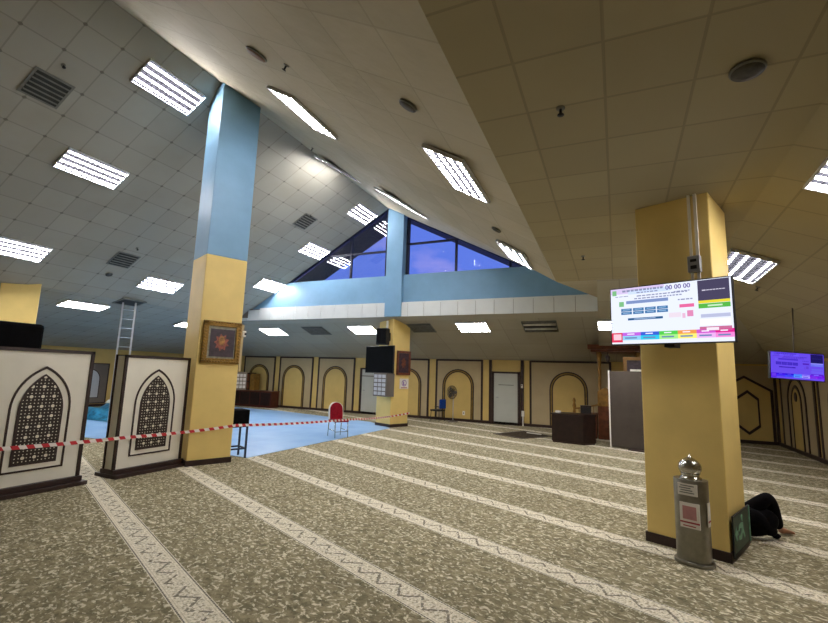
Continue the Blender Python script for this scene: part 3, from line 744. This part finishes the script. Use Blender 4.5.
tag(o, 'red and white striped barrier tape strung past the partitions and columns', 'barrier tape')

# ------------------------------------------------------------------ chairs, fan, rug
r = thing('banquet_chair', 'red banquet chair with pale edged back standing on the blue floor sheet', 'chair', (-6.98, 10.50, 0), math.radians(-30))
# local +x is the way it faces
bp = [(a, b_) for a, b_ in arch(.205, .72, .92, .46)]
MB().mat('red').prism([(a*.94, b_*.99) for a, b_ in bp], lambda y, z: (-.2-.12*(z-.45), y, z), lambda y, z: (-.130-.12*(z-.45), y, z)).build('backrest', r, bevel=.01)
MB().mat('white').ring(bp, [(a*.92, b_-.022 if b_ > .5 else b_) for a, b_ in bp], lambda y, z: (-.215-.12*(z-.45), y, z), lambda y, z: (-.14-.12*(z-.45), y, z)).build('back_edging', r)
MB().mat('red').box(-.22, .22, -.21, .21, .41, .47).build('seat', r, bevel=.025)
for sy in (-.19, .19):
    for sx, dx in ((.18, .03), (-.2, -.05)): MB().mat('chrome').tube([(sx,sy,.42),(sx+dx,sy,0)], .012, 8).build('leg', r)
for a_, b_ in (((.2,-.19,.16),(.2,.19,.16)),((-.22,-.19,.2),(.19,-.19,.18)),((-.22,.19,.2),(.19,.19,.18))): MB().mat('chrome').tube([a_, b_], .008, 8).build('stretcher', r)

r = thing('office_chair', 'blue backed chair beside the electric fan against the back wall', 'chair', (-6.36, 16.40, 0), math.radians(165))
MB().mat('bluefab').box(-.24, -.18, -.2, .2, .48, .84).build('backrest', r, bevel=.03)
MB().mat('black').box(-.2, .24, -.21, .21, .38, .44).build('seat', r, bevel=.02)
MB().mat('black').tube([(-.18,0,.4),(-.23,0,.6)], .02, 8).build('back_support', r)
for sx in (-.17, .2):
    for sy in (-.17, .17): MB().mat('black').tube([(sx,sy,.4),(sx*1.15,sy*1.1,0)], .013, 8).build('leg', r)
MB().mat('black').box(.0, .34, -.3, -.22, .5, .53).build('writing_arm', r, bevel=.008)

r = thing('pedestal_fan', 'electric pedestal fan in front of the arched panel on the back wall', 'fan', (-5.80, 16.55, 0), math.radians(-20))
MB().mat('grey').lathe([(.2,0),(.2,.02),(.05,.05),(.03,.07)], 20).build('base', r)
MB().mat('alu').tube([(0,0,.05),(0,0,1.12)], .016, 10).build('pole', r)
MB().mat('grey').tube([(0,.14,1.12),(0,-.02,1.12)], [.06,.07], 14).build('motor', r)
cg = MB().mat('spkgrey')
for k in range(36):
    a = 2*PI*k/36; ca, sa = math.cos(a), math.sin(a)
    cg.tube([(.03*ca,-.15,1.12+.03*sa),(.15*ca,-.14,1.12+.15*sa),(.25*ca,-.09,1.12+.25*sa),(.15*ca,-.03,1.12+.15*sa),(.03*ca,-.02,1.12+.03*sa)], .005, 4)
for rr, yy in ((.25,-.09),(.15,-.14),(.05,-.15)):
    cg.tube([(rr*math.cos(2*PI*k/24), yy, 1.12+rr*math.sin(2*PI*k/24)) for k in range(25)], .008, 5)
cg.build('cage', r)
for k in range(3):
    bl = MB().mat('grey'); P = [(.03,-.02),(.12,-.07),(.21,-.05),(.215,.04),(.12,.05),(.03,.02)]
    a = 2*PI*k/3
    f_ = lambda dy: (lambda x, z: (x*math.cos(a)-z*math.sin(a), -.09+dy+z*.3, 1.12+x*math.sin(a)+z*math.cos(a)))
    bl.prism(P, f_(0), f_(.006)).build('blade', r)
MB().mat('grey').lathe([(.035,0),(.035,.03),(.01,.05)], 12).build('hub', r, (0,-.07,1.12), (PI/2,0,0))
r = thing('power_socket', 'white power socket on the yellow arch infill beside the fan', 'socket', (-5.5, YW-.03, .32))
MB().mat('white').box(-.05,.05,-.02,0,-.08,.08).build('plate', r, bevel=.006)
MB().mat('greyprint').box(-.02,.02,-.024,-.02,-.03,.03).build('switch', r)

r = thing('low_cabinet', 'long dark red low cabinet against the back wall beside the tall column', 'cabinet', (-15.9, 16.55, 0))
MB().mat(simple('dark_red_wood', rgb('4A1C14'), .4, var=.2)).box(-1.3, 1.3, -.25, .25, 0, .72).build('body', r, bevel=.006)
MB().mat('wood').box(-1.33, 1.33, -.28, .27, .72, .76).build('top', r, bevel=.005)
for i in range(4): MB().mat('darkwood').box(-1.24+.63*i, -.67+.63*i, -.262, -.25, .1, .68).build('door', r)
r = thing('bookcase', 'narrow brown wooden case standing on the dark red low cabinet', 'bookcase', (-16.2, 16.6, .762))
MB().mat('darkwood').box(-.42, .1, -.2, .2, 0, .82).build('body', r, bevel=.005); MB().mat('goldwood').box(.1, .38, -.18, .18, 0, .78).build('side_panel', r, bevel=.005)
for i in range(2): MB().mat('wood').box(-.38, .06, -.212, -.2, .05+.38*i, .38+.38*i).build('door', r)
rg = [(-3.56,13.95),(-2.56,13.39),(-1.85,14.59),(-2.88,15.42)]
r = thing('prayer_mat', 'dark mat lying on the carpet in front of the white door', 'mat', (0,0,0))
MB().mat('rug').prism(rg, lambda x, y: (x,y,.001), lambda x, y: (x,y,.012)).build('mat', r)
MB().mat('dark').ring(rg, off(rg, (-2.71,14.34), .9), lambda x, y: (x,y,.010), lambda x, y: (x,y,.014), True).build('border', r)
o = MB().mat('white').box(-.25,.25,-.02,.02,0,.02).build('white_rod', None, (-2.45,14.75,.014), math.radians(-20)); tag(o, 'short white rod lying on the dark mat by the door', 'rod')
r = thing('door_stopper', 'small white box on the wall beside the white door frame', 'box', (-3.2, YW-.06, 0))
MB().mat('white').box(-.05,.05,-.05,0,.35,.55).build('body', r, bevel=.005); MB().mat('white').box(-.02,.02,-.03,0,.0,.35).build('pipe', r)
r = thing('card_reader', 'small white box high on the frame right of the white door', 'box', (-3.24, YW-.06, 1.45)); 
MB().mat('white').box(-.04,.04,-.03,0,-.07,.07).build('body', r, bevel=.004); MB().mat('black').box(-.02,.02,-.034,-.03,.01,.05).build('window', r)

# ------------------------------------------------------------------ cabinet, pulpit, screen
ang = math.atan2(-.152, .853)
CP = [(-1.725,13.353),(-.872,13.20),(-.575,13.50),(-.62,13.95),(-1.62,14.0)]
r = thing('lectern_cabinet', 'low dark wooden cabinet standing on the carpet before the pulpit', 'cabinet', (-1.15, 13.6, 0))
CQ = [(a+1.15, b_-13.6) for a, b_ in CP]
lv = lambda z: (lambda x, y: (x, y, z))
MB().mat('darkwood').prism(CQ, lv(.04), lv(.765)).build('body', r, bevel=.008)
MB().mat('darkwood').prism(off(CQ, (0,0), 1.03), lv(.765), lv(.80)).build('top', r, bevel=.006)
MB().mat('dark').prism(off(CQ, (0,0), .96), lv(0), lv(.04)).build('plinth', r)
o = MB().mat('paper').box(-.07,.07,-.05,.05,0,.06).build('tissue_box', None, (-1.56,13.52,.802), ang, bevel=.012); tag(o, 'small white tissue box on the left end of the dark cabinet', 'tissue box')

r = thing('pulpit', 'wooden pulpit with a canopy on slender posts and a stepped balustrade', 'pulpit', (0, 15.2, 0))
MB().mat('wood').box(-.56, .9, -.3, .7, 0, .98).build('body', r, bevel=.01)
for i in range(3): MB().mat('wood').box(-.62-.24*(i+1), -.60-.24*i, -.28, .68, 0, .72-.22*i).build('step', r, bevel=.006)
MB().mat('goldwood').box(-.56, -.1, -.34, -.28, .98, 1.34).prism([(-.56,1.34),(-.10,1.34),(-.10,1.42),(-.33,1.55),(-.56,1.42)], lambda x, z: (x,-.34,z), lambda x, z: (x,-.28,z)).build('front_screen', r)
for px_, py_ in ((-.5,-.3),(-.5,.6),(.62,-.3),(.62,.6)):
    MB().mat('goldwood').lathe([(.05,.98),(.05,1.1),(.028,1.16),(.03,1.9),(.045,2.1),(.03,2.2),(.06,2.5),(.08,2.62)], 14, (px_,py_,0)).build('canopy_post', r)
MB().mat('wood').box(-.72, .85, -.5, .8, 2.62, 2.70).box(-.80, .93, -.58, .88, 2.70, 2.84).build('canopy', r, bevel=.012)
MB().mat('dark').lathe([(.02,2.3),(.05,2.36),(.07,2.48),(.02,2.54),(.02,2.62)], 14, (-.24,-.3,0)).build('hanging_lamp', r)
MB().mat('goldwood').lathe([(.04,0),(.05,.55),(.03,.6),(.055,.72),(.035,.85),(.06,.95),(.03,1.05),(.05,1.1),(.035,1.16),(.008,1.2)], 14, (-1.24,-.3,0)).build('newel_post', r)
MB().mat('goldwood').tube([(-1.24,-.3,.86),(-.9,-.3,.92),(-.55,-.3,1.02)], .025, 8).build('handrail', r)
for i in range(4): MB().mat('goldwood').tube([(-1.1+.14*i,-.3,.2+.14*i),(-1.1+.14*i,-.3,.88+.03*i)], .012, 8).build('baluster', r)
r = thing('microphone_box', 'dark amplifier box on the steps beside the pulpit handrail', 'box', (-.88, 14.45, 0), .1)
MB().mat('darkwood').box(-.15,.15,-.12,.12,.0,1.0).build('body', r, bevel=.01); MB().mat('black').box(-.12,.12,-.13,-.12,.6,.95).build('panel', r)
r = thing('gold_frame_stand', 'golden framed board standing behind the grey screen beside the pulpit', 'stand', (.55, 14.3, 0))
MB().mat('goldwood').box(-.38,-.28,-.04,.04,0,2.45).build('post', r, bevel=.006); MB().mat('goldwood').box(.28,.38,-.04,.04,0,2.45).build('post', r, bevel=.006)
MB().mat('goldwood').box(-.38,.38,-.05,.05,2.36,2.45).build('top_rail', r, bevel=.006)
MB().mat('picdark').box(-.28,.28,-.015,.015,.9,2.36).build('board', r)
MB().mat('white').box(-.2,.28,-.04,-.015,2.02,2.1).build('label_strip', r)

d2 = Vector((.705,-.254,0)).normalized(); ang2 = math.atan2(d2.y, d2.x)
r = thing('screen_divider', 'plain grey divider screen standing left of the screen column', 'divider', (-.2, 13.365, 0), ang2)
MB().mat('divider').box(.02, 1.2, -.02, .02, .03, 2.02).build('panel', r)
MB().mat('white').box(-.015, .02, -.025, .025, 0, 2.03).build('edge_strip', r)
MB().mat('dark').box(.5, 1.25, -.2, .2, 0, .03).build('foot', r, bevel=.005)

# ------------------------------------------------------------------ the bright information screen
E_ = {}
def em(h, s=1.0):
    k = (h, s)
    if k not in E_: E_[k] = glow('screen_glow_'+h, rgb(h), s)
    return E_[k]
def tv(name, lab, loc, rz, W, H, tint=None, roll=0., scale=1., grp=None):
    # local: screen faces -x, width along -y (left of the picture is +y)
    r = thing(name, lab, 'screen', loc, rz)
    r.rotation_euler = (roll, 0, rz) if not roll else (Matrix.Rotation(rz, 3, 'Z') @ Matrix.Rotation(roll, 3, 'X')).to_euler()
    MB().mat('black').box(0, .055, -W/2, W/2, -H/2, H/2).build('bezel', r, bevel=.006)
    s = MB(); c0 = (lambda h: tint[h] if tint and h in tint else h)
    G = 1.0 if not tint else 1.0
    def rc(h, x0, x1, y0, y1, d=1):     # fractions from the top left corner
        x0, x1 = x0+.15*x0*(1-x0), x1+.15*x1*(1-x1)
        s.mat(em(c0(h), G*scale)).box(-.002-.0007*d, -.001, W/2-.012-x1*(W-.024), W/2-.012-x0*(W-.024), H/2-.012-y1*(H-.024), H/2-.012-y0*(H-.024))
    rc('E9EFFF', 0, 1, 0, 1, 0)
    rc('D9C8F0', 0, .45, .0, .10); rc('CFE0FF', .15, .50, .05, .12, 2)
    rc('7DBE84', .015, .05, .03, .12, 2)
    # grey text lines
    for x0, x1, y, h in ((.10,.44,.035,.035),(.22,.40,.09,.02),(.22,.64,.15,.02),(.20,.60,.195,.02),(.04,.16,.14,.012),(.53,.66,.14,.014),(.56,.68,.28,.02)):
        n = int((x1-x0)/.022); rr = random.Random(int(x0*991+y*777))
        x = x0
        while x < x1-.01:
            w_ = rr.uniform(.012, .04); rc('8E93B4', x, min(x+w_, x1), y, y+h, 3); x += w_+.008
    rc('7DBE84', .07, .11, .24, .33, 2); rc('7F93C4', .13, .48, .235, .29, 3)
    for i in range(4):
        for j in range(2): rc('3F74A8', .085+.1*i, .175+.1*i, .37+.058*j, .42+.058*j, 2); rc('8FB4DA', .10+.1*i, .16+.1*i, .385+.058*j, .40+.058*j, 3)
    rc('33608F', .14, .43, .545, .585, 2); rc('9DB6D8', .19, .37, .557, .572, 3)
    rc('E76AA0', .57, .69, .37, .425, 2); rc('E8B9D6', .59, .615, .52, .60, 2); rc('E08CB8', .63, .68, .48, .58, 2); rc('EBDCEB', .48, .58, .50, .58, 2)
    for i in range(3): 
        for j in range(2): pass
    # right column
    rc('4A4560', .725, .985, .01, .34, 2); rc('C8C4D8', .76, .79, .165, .185, 3)
    x = .795
    for k in range(6): rc('C8C4D8', x, x+.022, .168, .182, 3); x += .026
    rc('E9D93B', .725, .985, .34, .385, 2); rc('58B64A', .725, .985, .39, .465, 2); rc('CDEBC8', .80, .92, .415, .44, 3)
    rc('B9BEDD', .74, .98, .56, .615, 2); rc('C86E98', .725, .985, .76, .83, 2); rc('F3E6F2', .78, .88, .775, .82, 3)
    rc('F8F4FF', .73, .98, .64, .74, 2)
    # coloured strip at the bottom
    rc('E03A5E', 0, .09, .80, .97, 2); rc('F4C9D8', .015, .08, .825, .93, 3)
    for i, (ha, hb) in enumerate((('C165E2','8FD0F4'),('3C63D6','30C8EE'),('52CF50','A6EE8C'),('EF9B52','F6EF78'),('D457CE','EBB2F0'),('DE1E90','F08CD8'))):
        rc(ha, .09+.152*i, .242+.152*i, .80, .86, 2); rc(hb, .09+.152*i, .242+.152*i, .86, .935, 2)
        rc('F4F0FF', .13+.152*i, .19+.152*i, .82, .838, 3); rc('6E88B8', .11+.152*i, .21+.152*i, .885, .91, 3)
    s.build('display', r)
    if not tint:
        mt = lambda fx, fy: Matrix.Translation((-.0052, W/2-.012-fx*(W-.024), H/2-.012-fy*(H-.024))) @ Matrix.Rotation(-PI/2, 4, 'Z') @ Matrix.Rotation(PI/2, 4, 'X')
        text('clock_digits', '00 00 00', .068, em('5A4A8C', 1.0), r, mt(.60, .07))
    return r
tv('information_screen', 'large bright information screen mounted on the yellow column at right', cmat(RC, -.62, .005, 2.505), R67, 1.225, .675, scale=.80)
t = bpy.data.objects['information_screen']
MB().mat('black').box(.055, .2, -.2, .2, -.12, .12).box(.03,.225,-.05,.05,-.37,-.3).build('bracket', t)
tint = {h: h2 for h, h2 in (('E9EFFF','6A4DF0'),('D9C8F0','6046E8'),('CFE0FF','6E58FF'),('7DBE84','6A58F0'),('8E93B4','4A30C8'),('7F93C4','4A30D0'),('3F74A8','3A22B8'),('8FB4DA','4E38D0'),('33608F','3414A8'),('9DB6D8','5038D0'),
    ('E76AA0','5020B8'),('E8B9D6','6A48E8'),('E08CB8','6040D8'),('EBDCEB','6A50F0'),('4A4560','1E1660'),('C8C4D8','2A3080'),('E9D93B','8C8CFF'),('58B64A','6A72F0'),('CDEBC8','7A80FF'),('B9BEDD','6A60F0'),('C86E98','5A20D8'),('F3E6F2','7A60FF'),('F8F4FF','6E5CF4'),
    ('E03A5E','5010E0'),('F4C9D8','6A3CF0'),('C165E2','3A10E8'),('8FD0F4','4A30FF'),('3C63D6','2A18E0'),('30C8EE','3A50FF'),('52CF50','3E88FF'),('A6EE8C','58A0FF'),('EF9B52','8A78FF'),('F6EF78','A89CFF'),('D457CE','7A10E8'),('EBB2F0','8A30F0'),('DE1E90','7008E0'),('F08CD8','8010F0'),('F4F0FF','6A50FF'),('6E88B8','4A40E0'))}
a = math.atan2(.957, -.29)          # screen normal (.29,-.957) is local -x
tv('information_screen', 'smaller violet tinted information screen hanging near the right wall', (2.80, 9.62, 2.10), a, .84, .47, tint, roll=math.radians(3), scale=.72)
t2 = [o for o in bpy.data.objects if o.name.startswith('information_screen.')][0]
MB().mat('grey').tube([(.07,0,.1),(.07,0,1.02)], .012, 8).box(.05,.09,-.1,.1,-.1,.1).build('hanging_pole', t2)

r = thing('cable_trunking', 'white cable trunking with a grey junction box above the bright screen', 'cable trunking', cmat(RC, -.395, -.24, 2.84), R67)
MB().mat('offwhite').box(-.025, 0, -.045, -.015, 0, 1.02).box(-.025, 0, .02, .045, 0, 1.02).build('trunk', r)
MB().mat('steelgrey').box(-.08, -.0, -.06, .06, .12, .30).build('junction_box', r, bevel=.006)
MB().mat('black').box(-.085, -.08, -.03, .03, .15, .19).build('socket', r); MB().mat('black').box(-.085, -.08, -.03, .03, .23, .26).build('socket', r)
# exit sign board on the column foot
r = thing('floor_sign', 'dark green sign board leaning low on the right face of the screen column', 'sign', cmat(RC, -.005, -.395, .05), R67)
MB().mat('signgreen').box(-.345,.335,-.025,-.016,.03,.38).build('board', r)
MB().mat('signpale').box(.325,.35,-.034,-.016,.02,.39).build('edge_strip', r)
MB().mat('black').ring([(-.355,.0),(-.355,.395),(.35,.395),(.35,.0)], [(-.342,.03),(-.342,.38),(.33,.38),(.33,.03)], lambda x, z: (x,-.016,z), lambda x, z: (x,-.03,z), True).build('frame', r)
pg = MB().mat('signpale'); G0 = lambda x, z: (x,-.025,z); G1 = lambda x, z: (x,-.029,z)
pg.prism([(.02+.035*math.cos(i*PI/6), .32+.035*math.sin(i*PI/6)) for i in range(12)], G0, G1)
pg.prism([(-.03,.28),(.05,.27),(.06,.2),(.12,.12),(.09,.10),(.02,.18),(-.04,.12),(-.13,.13),(-.13,.16),(-.06,.17),(-.01,.22),(-.10,.24),(-.12,.21),(-.14,.22),(-.11,.27)], G0, G1)
pg.prism([(-.3,.21),(-.23,.28),(-.23,.23),(-.17,.23),(-.17,.19),(-.23,.19),(-.23,.14)], G0, G1)
pg.build('running_figure', r)

# ------------------------------------------------------------------ steel pedestal
r = thing('steel_pedestal', 'stainless steel pedestal with a dome top in front of the screen column', 'pedestal', (.645, 5.42, 0), R67+math.radians(-90))
oval = lambda a, b_, n=36, p=2.6: [(a*math.copysign(abs(math.cos(2*PI*k/n))**(2/p), math.cos(2*PI*k/n)), b_*math.copysign(abs(math.sin(2*PI*k/n))**(2/p), math.sin(2*PI*k/n))) for k in range(n)]
def oprism(m, a, b_, z0, z1, name, bv=.004):
    o = MB().mat(m).prism(oval(a, b_), lambda x, y: (x,y,z0), lambda x, y: (x,y,z1)).build(name, r, bevel=bv)
    for p in o.data.polygons: p.use_smooth = len(p.vertices) == 4
    return o
oprism('silver', .172, .135, 0, .035, 'base'); oprism('silver', .150, .112, .035, .80, 'body')
MB().mat('chrome').lathe([(.10,.80),(.10,.815),(.088,.822),(.080,.835),(.084,.85),(.09,.858)], 28).build('collar', r)
MB().mat('chrome').lathe([(.07,.85)]+[(.104*math.cos(t*PI/180), .91+.094*math.sin(t*PI/180)) for t in range(-45, 66, 10)]+[(.024,1.005),(.012,1.02),(.003,1.045)], 32).build('dome', r)
fy = -.1155
# front is local -y
pl = MB().mat('paper').box(-.085,.085,fy-.003,.0,.655,.765).mat('greyprint')
for i in range(4): pl.box(-.07+.01*(i%2), .06-.015*(i%3), fy-.005, fy-.003, .675+.022*i, .685+.022*i)
pl.build('upper_label', r)
pl = MB().mat('paper').box(-.075,.095,fy-.003,.0,.35,.585).mat('pink').box(-.05,.07,fy-.005,fy-.003,.43,.555).mat('redprint').box(-.075,.095,fy-.005,fy-.003,.395,.41).box(-.05,.06,fy-.005,fy-.003,.365,.375)
pl.build('notice_sheet', r)
pl = MB().mat('paper').box(.146,.1535,-.06,.02,.38,.60).mat('redprint').box(.1532,.1545,-.06,.02,.42,.435); pl.build('side_notice', r)

# ------------------------------------------------------------------ person lying behind the column
def skin_mesh(name, nodes, edges, parent, m, root=0, sub=2):
    me = bpy.data.meshes.new(name); me.from_pydata([n[0] for n in nodes], edges, []); me.materials.append(M[m])
    o = bpy.data.objects.new(name, me); COL.objects.link(o); o.parent = parent
    k = o.modifiers.new('skin', 'SKIN'); k.use_smooth_shade = True
    for v, n in zip(me.skin_vertices[0].data, nodes):
        r_ = n[1]; v.radius = r_ if isinstance(r_, tuple) else (r_, r_); v.use_root = False
    me.skin_vertices[0].data[root].use_root = True
    s_ = o.modifiers.new('sub', 'SUBSURF'); s_.levels = sub; s_.render_levels = sub
    bpy.context.view_layer.update()
    nm = bpy.data.meshes.new_from_object(o.evaluated_get(bpy.context.evaluated_depsgraph_get()))
    o.modifiers.clear(); o.data = nm; nm.name = name
    if not nm.materials: nm.materials.append(M[m])
    for p in nm.polygons: p.use_smooth = True
    return o
PB = Vector((1.02, 6.72, 0))
per = thing('person', 'person in black clothes lying on the carpet behind the screen column, one knee raised', 'person', PB)
def q(x, y, z): return (x-PB.x, y-PB.y, z)
body = [(q(1.14,6.66,.16), .155), (q(1.01,6.78,.15), .145), (q(.88,6.90,.155), .15), (q(.78,7.0,.16), .12), (q(.71,7.06,.15), .06), (q(.65,7.12,.14), .07),
        (q(1.20,6.55,.17), .125), (q(1.405,6.505,.275), .098), (q(1.50,6.56,.15), .088), (q(1.60,6.63,.085), .066),
        (q(1.26,6.72,.13), .125), (q(1.575,6.66,.485), .078), (q(1.625,6.77,.26), .080), (q(1.70,6.90,.085), .058),
        (q(.66,6.90,.14), .065), (q(.80,6.74,.08), .052), (q(.98,6.62,.06), .042),
        (q(.92,7.13,.14), .065), (q(1.08,7.06,.10), .052), (q(1.20,6.94,.20), .042)]
ed = [(0,1),(1,2),(2,3),(3,4),(4,5),(0,6),(6,7),(7,8),(8,9),(0,10),(10,11),(11,12),(12,13),(3,14),(14,15),(15,16),(3,17),(17,18),(18,19)]
skin_mesh('body', body, ed, per, 'trousers')
skin_mesh('loose_garment', [(q(1.10,6.68,.18), .18), (q(1.28,6.61,.195), .185), (q(1.42,6.59,.18), .165), (q(1.53,6.63,.20), .14), (q(1.585,6.67,.32), .095)], [(0,1),(1,2),(2,3),(3,4)], per, 'trousers')
# feet: heel, ball and toes
def foot(a, d, up):
    a = Vector(a); d = Vector(d).normalized(); u = Vector(up)
    n = [(tuple(a), .042), (tuple(a+d*.07+u*-.01), (.045,.036)), (tuple(a+d*.14+u*-.022), (.046,.026))]; e = [(0,1),(1,2)]
    side = d.cross(Vector((0,0,1))).normalized()
    for i in range(5):
        n.append((tuple(a+d*.195+side*(.034-.017*i)-d*(.006*abs(i-1))+u*-.03), .011 if i else .014)); e.append((2, 3+i))
    return n, e
n, e = foot(q(1.705,6.91,.06), (.35,.25,-.02), (0,0,1)); skin_mesh('foot', n, e, per, 'skin')
n, e = foot(q(1.60,6.64,.055), (.1,.3,-.02), (0,0,1)); skin_mesh('foot', n, e, per, 'trousers')
# head with face, hair
hd = MB().mat('skin'); HC = Vector(q(.57,7.19,.135))
hl = []
for i in range(13):
    t = PI*i/12; rr = math.sin(t); hl.append((max(.004, .078*rr), -.11*math.cos(t)))
hd.lathe(hl, 20)
hd.lathe([(.016,-.03),(.014,.0),(.006,.03)], 10, (0,.075,-.02)); hd.lathe([(.012,0),(.011,.006),(.003,.01)], 8, (.03,.07,.012)); hd.lathe([(.012,0),(.011,.006),(.003,.01)], 8, (-.03,.07,.012))
hd.box(-.025,.025,.066,.076,-.062,-.052); hd.box(-.088,-.074,-.015,.015,-.02,.04); hd.box(.074,.088,-.015,.015,-.02,.04)
hm = Matrix.Translation(HC) @ Matrix.Rotation(math.atan2(.92388,.38268)+PI/2+PI/2-PI/2, 4, 'Z') @ Matrix.Rotation(-PI/2*.9, 4, 'X')
ho = hd.build('head', per); ho.matrix_local = Matrix.Translation(HC) @ Vector((0,0,1)).rotation_difference(Vector((-.73,.68,.05))).to_matrix().to_4x4()
hr = MB().mat('hair'); hr.lathe([(.081,.015),(.086,.05),(.07,.09),(.04,.112),(.004,.118)], 20)
hh = hr.build('hair', ho)
# hands with five fingers
def hand(a, d):
    a = Vector(a); d = Vector(d).normalized(); side = d.cross(Vector((0,0,1))).normalized()
    n = [(tuple(a), .024), (tuple(a+d*.05), (.036,.018)), (tuple(a+d*.085), (.038,.016))]; e = [(0,1),(1,2)]
    for i, L_ in enumerate((.065,.075,.07,.055)):
        b_ = len(n); s_ = side*(.027-.018*i)
        n += [(tuple(a+d*(.10+L_*.5)+s_*1.05+Vector((0,0,.006))), .0085), (tuple(a+d*(.10+L_)+s_*1.1+Vector((0,0,-.012))), .0075)]; e += [(2,b_),(b_,b_+1)]
    b_ = len(n); n += [(tuple(a+d*.055+side*.05), .011), (tuple(a+d*.085+side*.062), .009)]; e += [(1,b_),(b_,b_+1)]
    return n, e
n, e = hand(q(.99,6.61,.055), (.8,-.4,-.05)); skin_mesh('hand', n, e, per, 'skin')
n, e = hand(q(1.205,6.93,.21), (.4,-.8,.25)); skin_mesh('hand', n, e, per, 'skin')

# ------------------------------------------------------------------ sky, camera, exposure
wd = bpy.data.worlds.new('dusk_sky'); SC.world = wd; wd.use_nodes = True; nt = wd.node_tree; nt.nodes.clear()
ou = nt.nodes.new('ShaderNodeOutputWorld'); bg = nt.nodes.new('ShaderNodeBackground'); nt.links.new(bg.outputs[0], ou.inputs[0])
tc = nt.nodes.new('ShaderNodeTexCoord'); mp_ = nt.nodes.new('ShaderNodeMapping'); mp_.inputs['Scale'].default_value = (1,1,2.2)
nz = nt.nodes.new('ShaderNodeTexNoise'); nz.inputs['Scale'].default_value = 4.2; nz.inputs['Detail'].default_value = 5
rp = nt.nodes.new('ShaderNodeMapRange'); rp.inputs[1].default_value = .50; rp.inputs[2].default_value = .66
mx = nt.nodes.new('ShaderNodeMix'); mx.data_type = 'RGBA'; mx.inputs[6].default_value = rgb('5F78DE'); mx.inputs[7].default_value = rgb('9E98E2')
nt.links.new(tc.outputs['Generated'], mp_.inputs[0]); nt.links.new(mp_.outputs[0], nz.inputs['Vector']); nt.links.new(nz.outputs['Fac'], rp.inputs[0])
nt.links.new(rp.outputs[0], mx.inputs[0]); nt.links.new(mx.outputs[2], bg.inputs[0]); bg.inputs[1].default_value = .88

cam = bpy.data.cameras.new('camera'); co = bpy.data.objects.new('camera', cam); COL.objects.link(co)
cam.sensor_width = 36; cam.lens = 443/828*36; cam.clip_start = .05; cam.clip_end = 200
m3 = Matrix(((.9103473, .0291701, .4128158), (.4125937, -.1414870, -.8998599), (.0321591, .9895103, -.1408377)))
co.matrix_world = Matrix.Translation((0,0,1.75)) @ m3.to_4x4()
SC.camera = co
SC.view_settings.view_transform = 'Standard'; SC.view_settings.look = 'None'; SC.view_settings.gamma = 1; SC.view_settings.use_curve_mapping = False
SC.view_settings.exposure = 0.46
SC.cycles.use_denoising = True; SC.cycles.max_bounces = 8; SC.cycles.diffuse_bounces = 5
SC.cycles.sample_clamp_indirect = 6
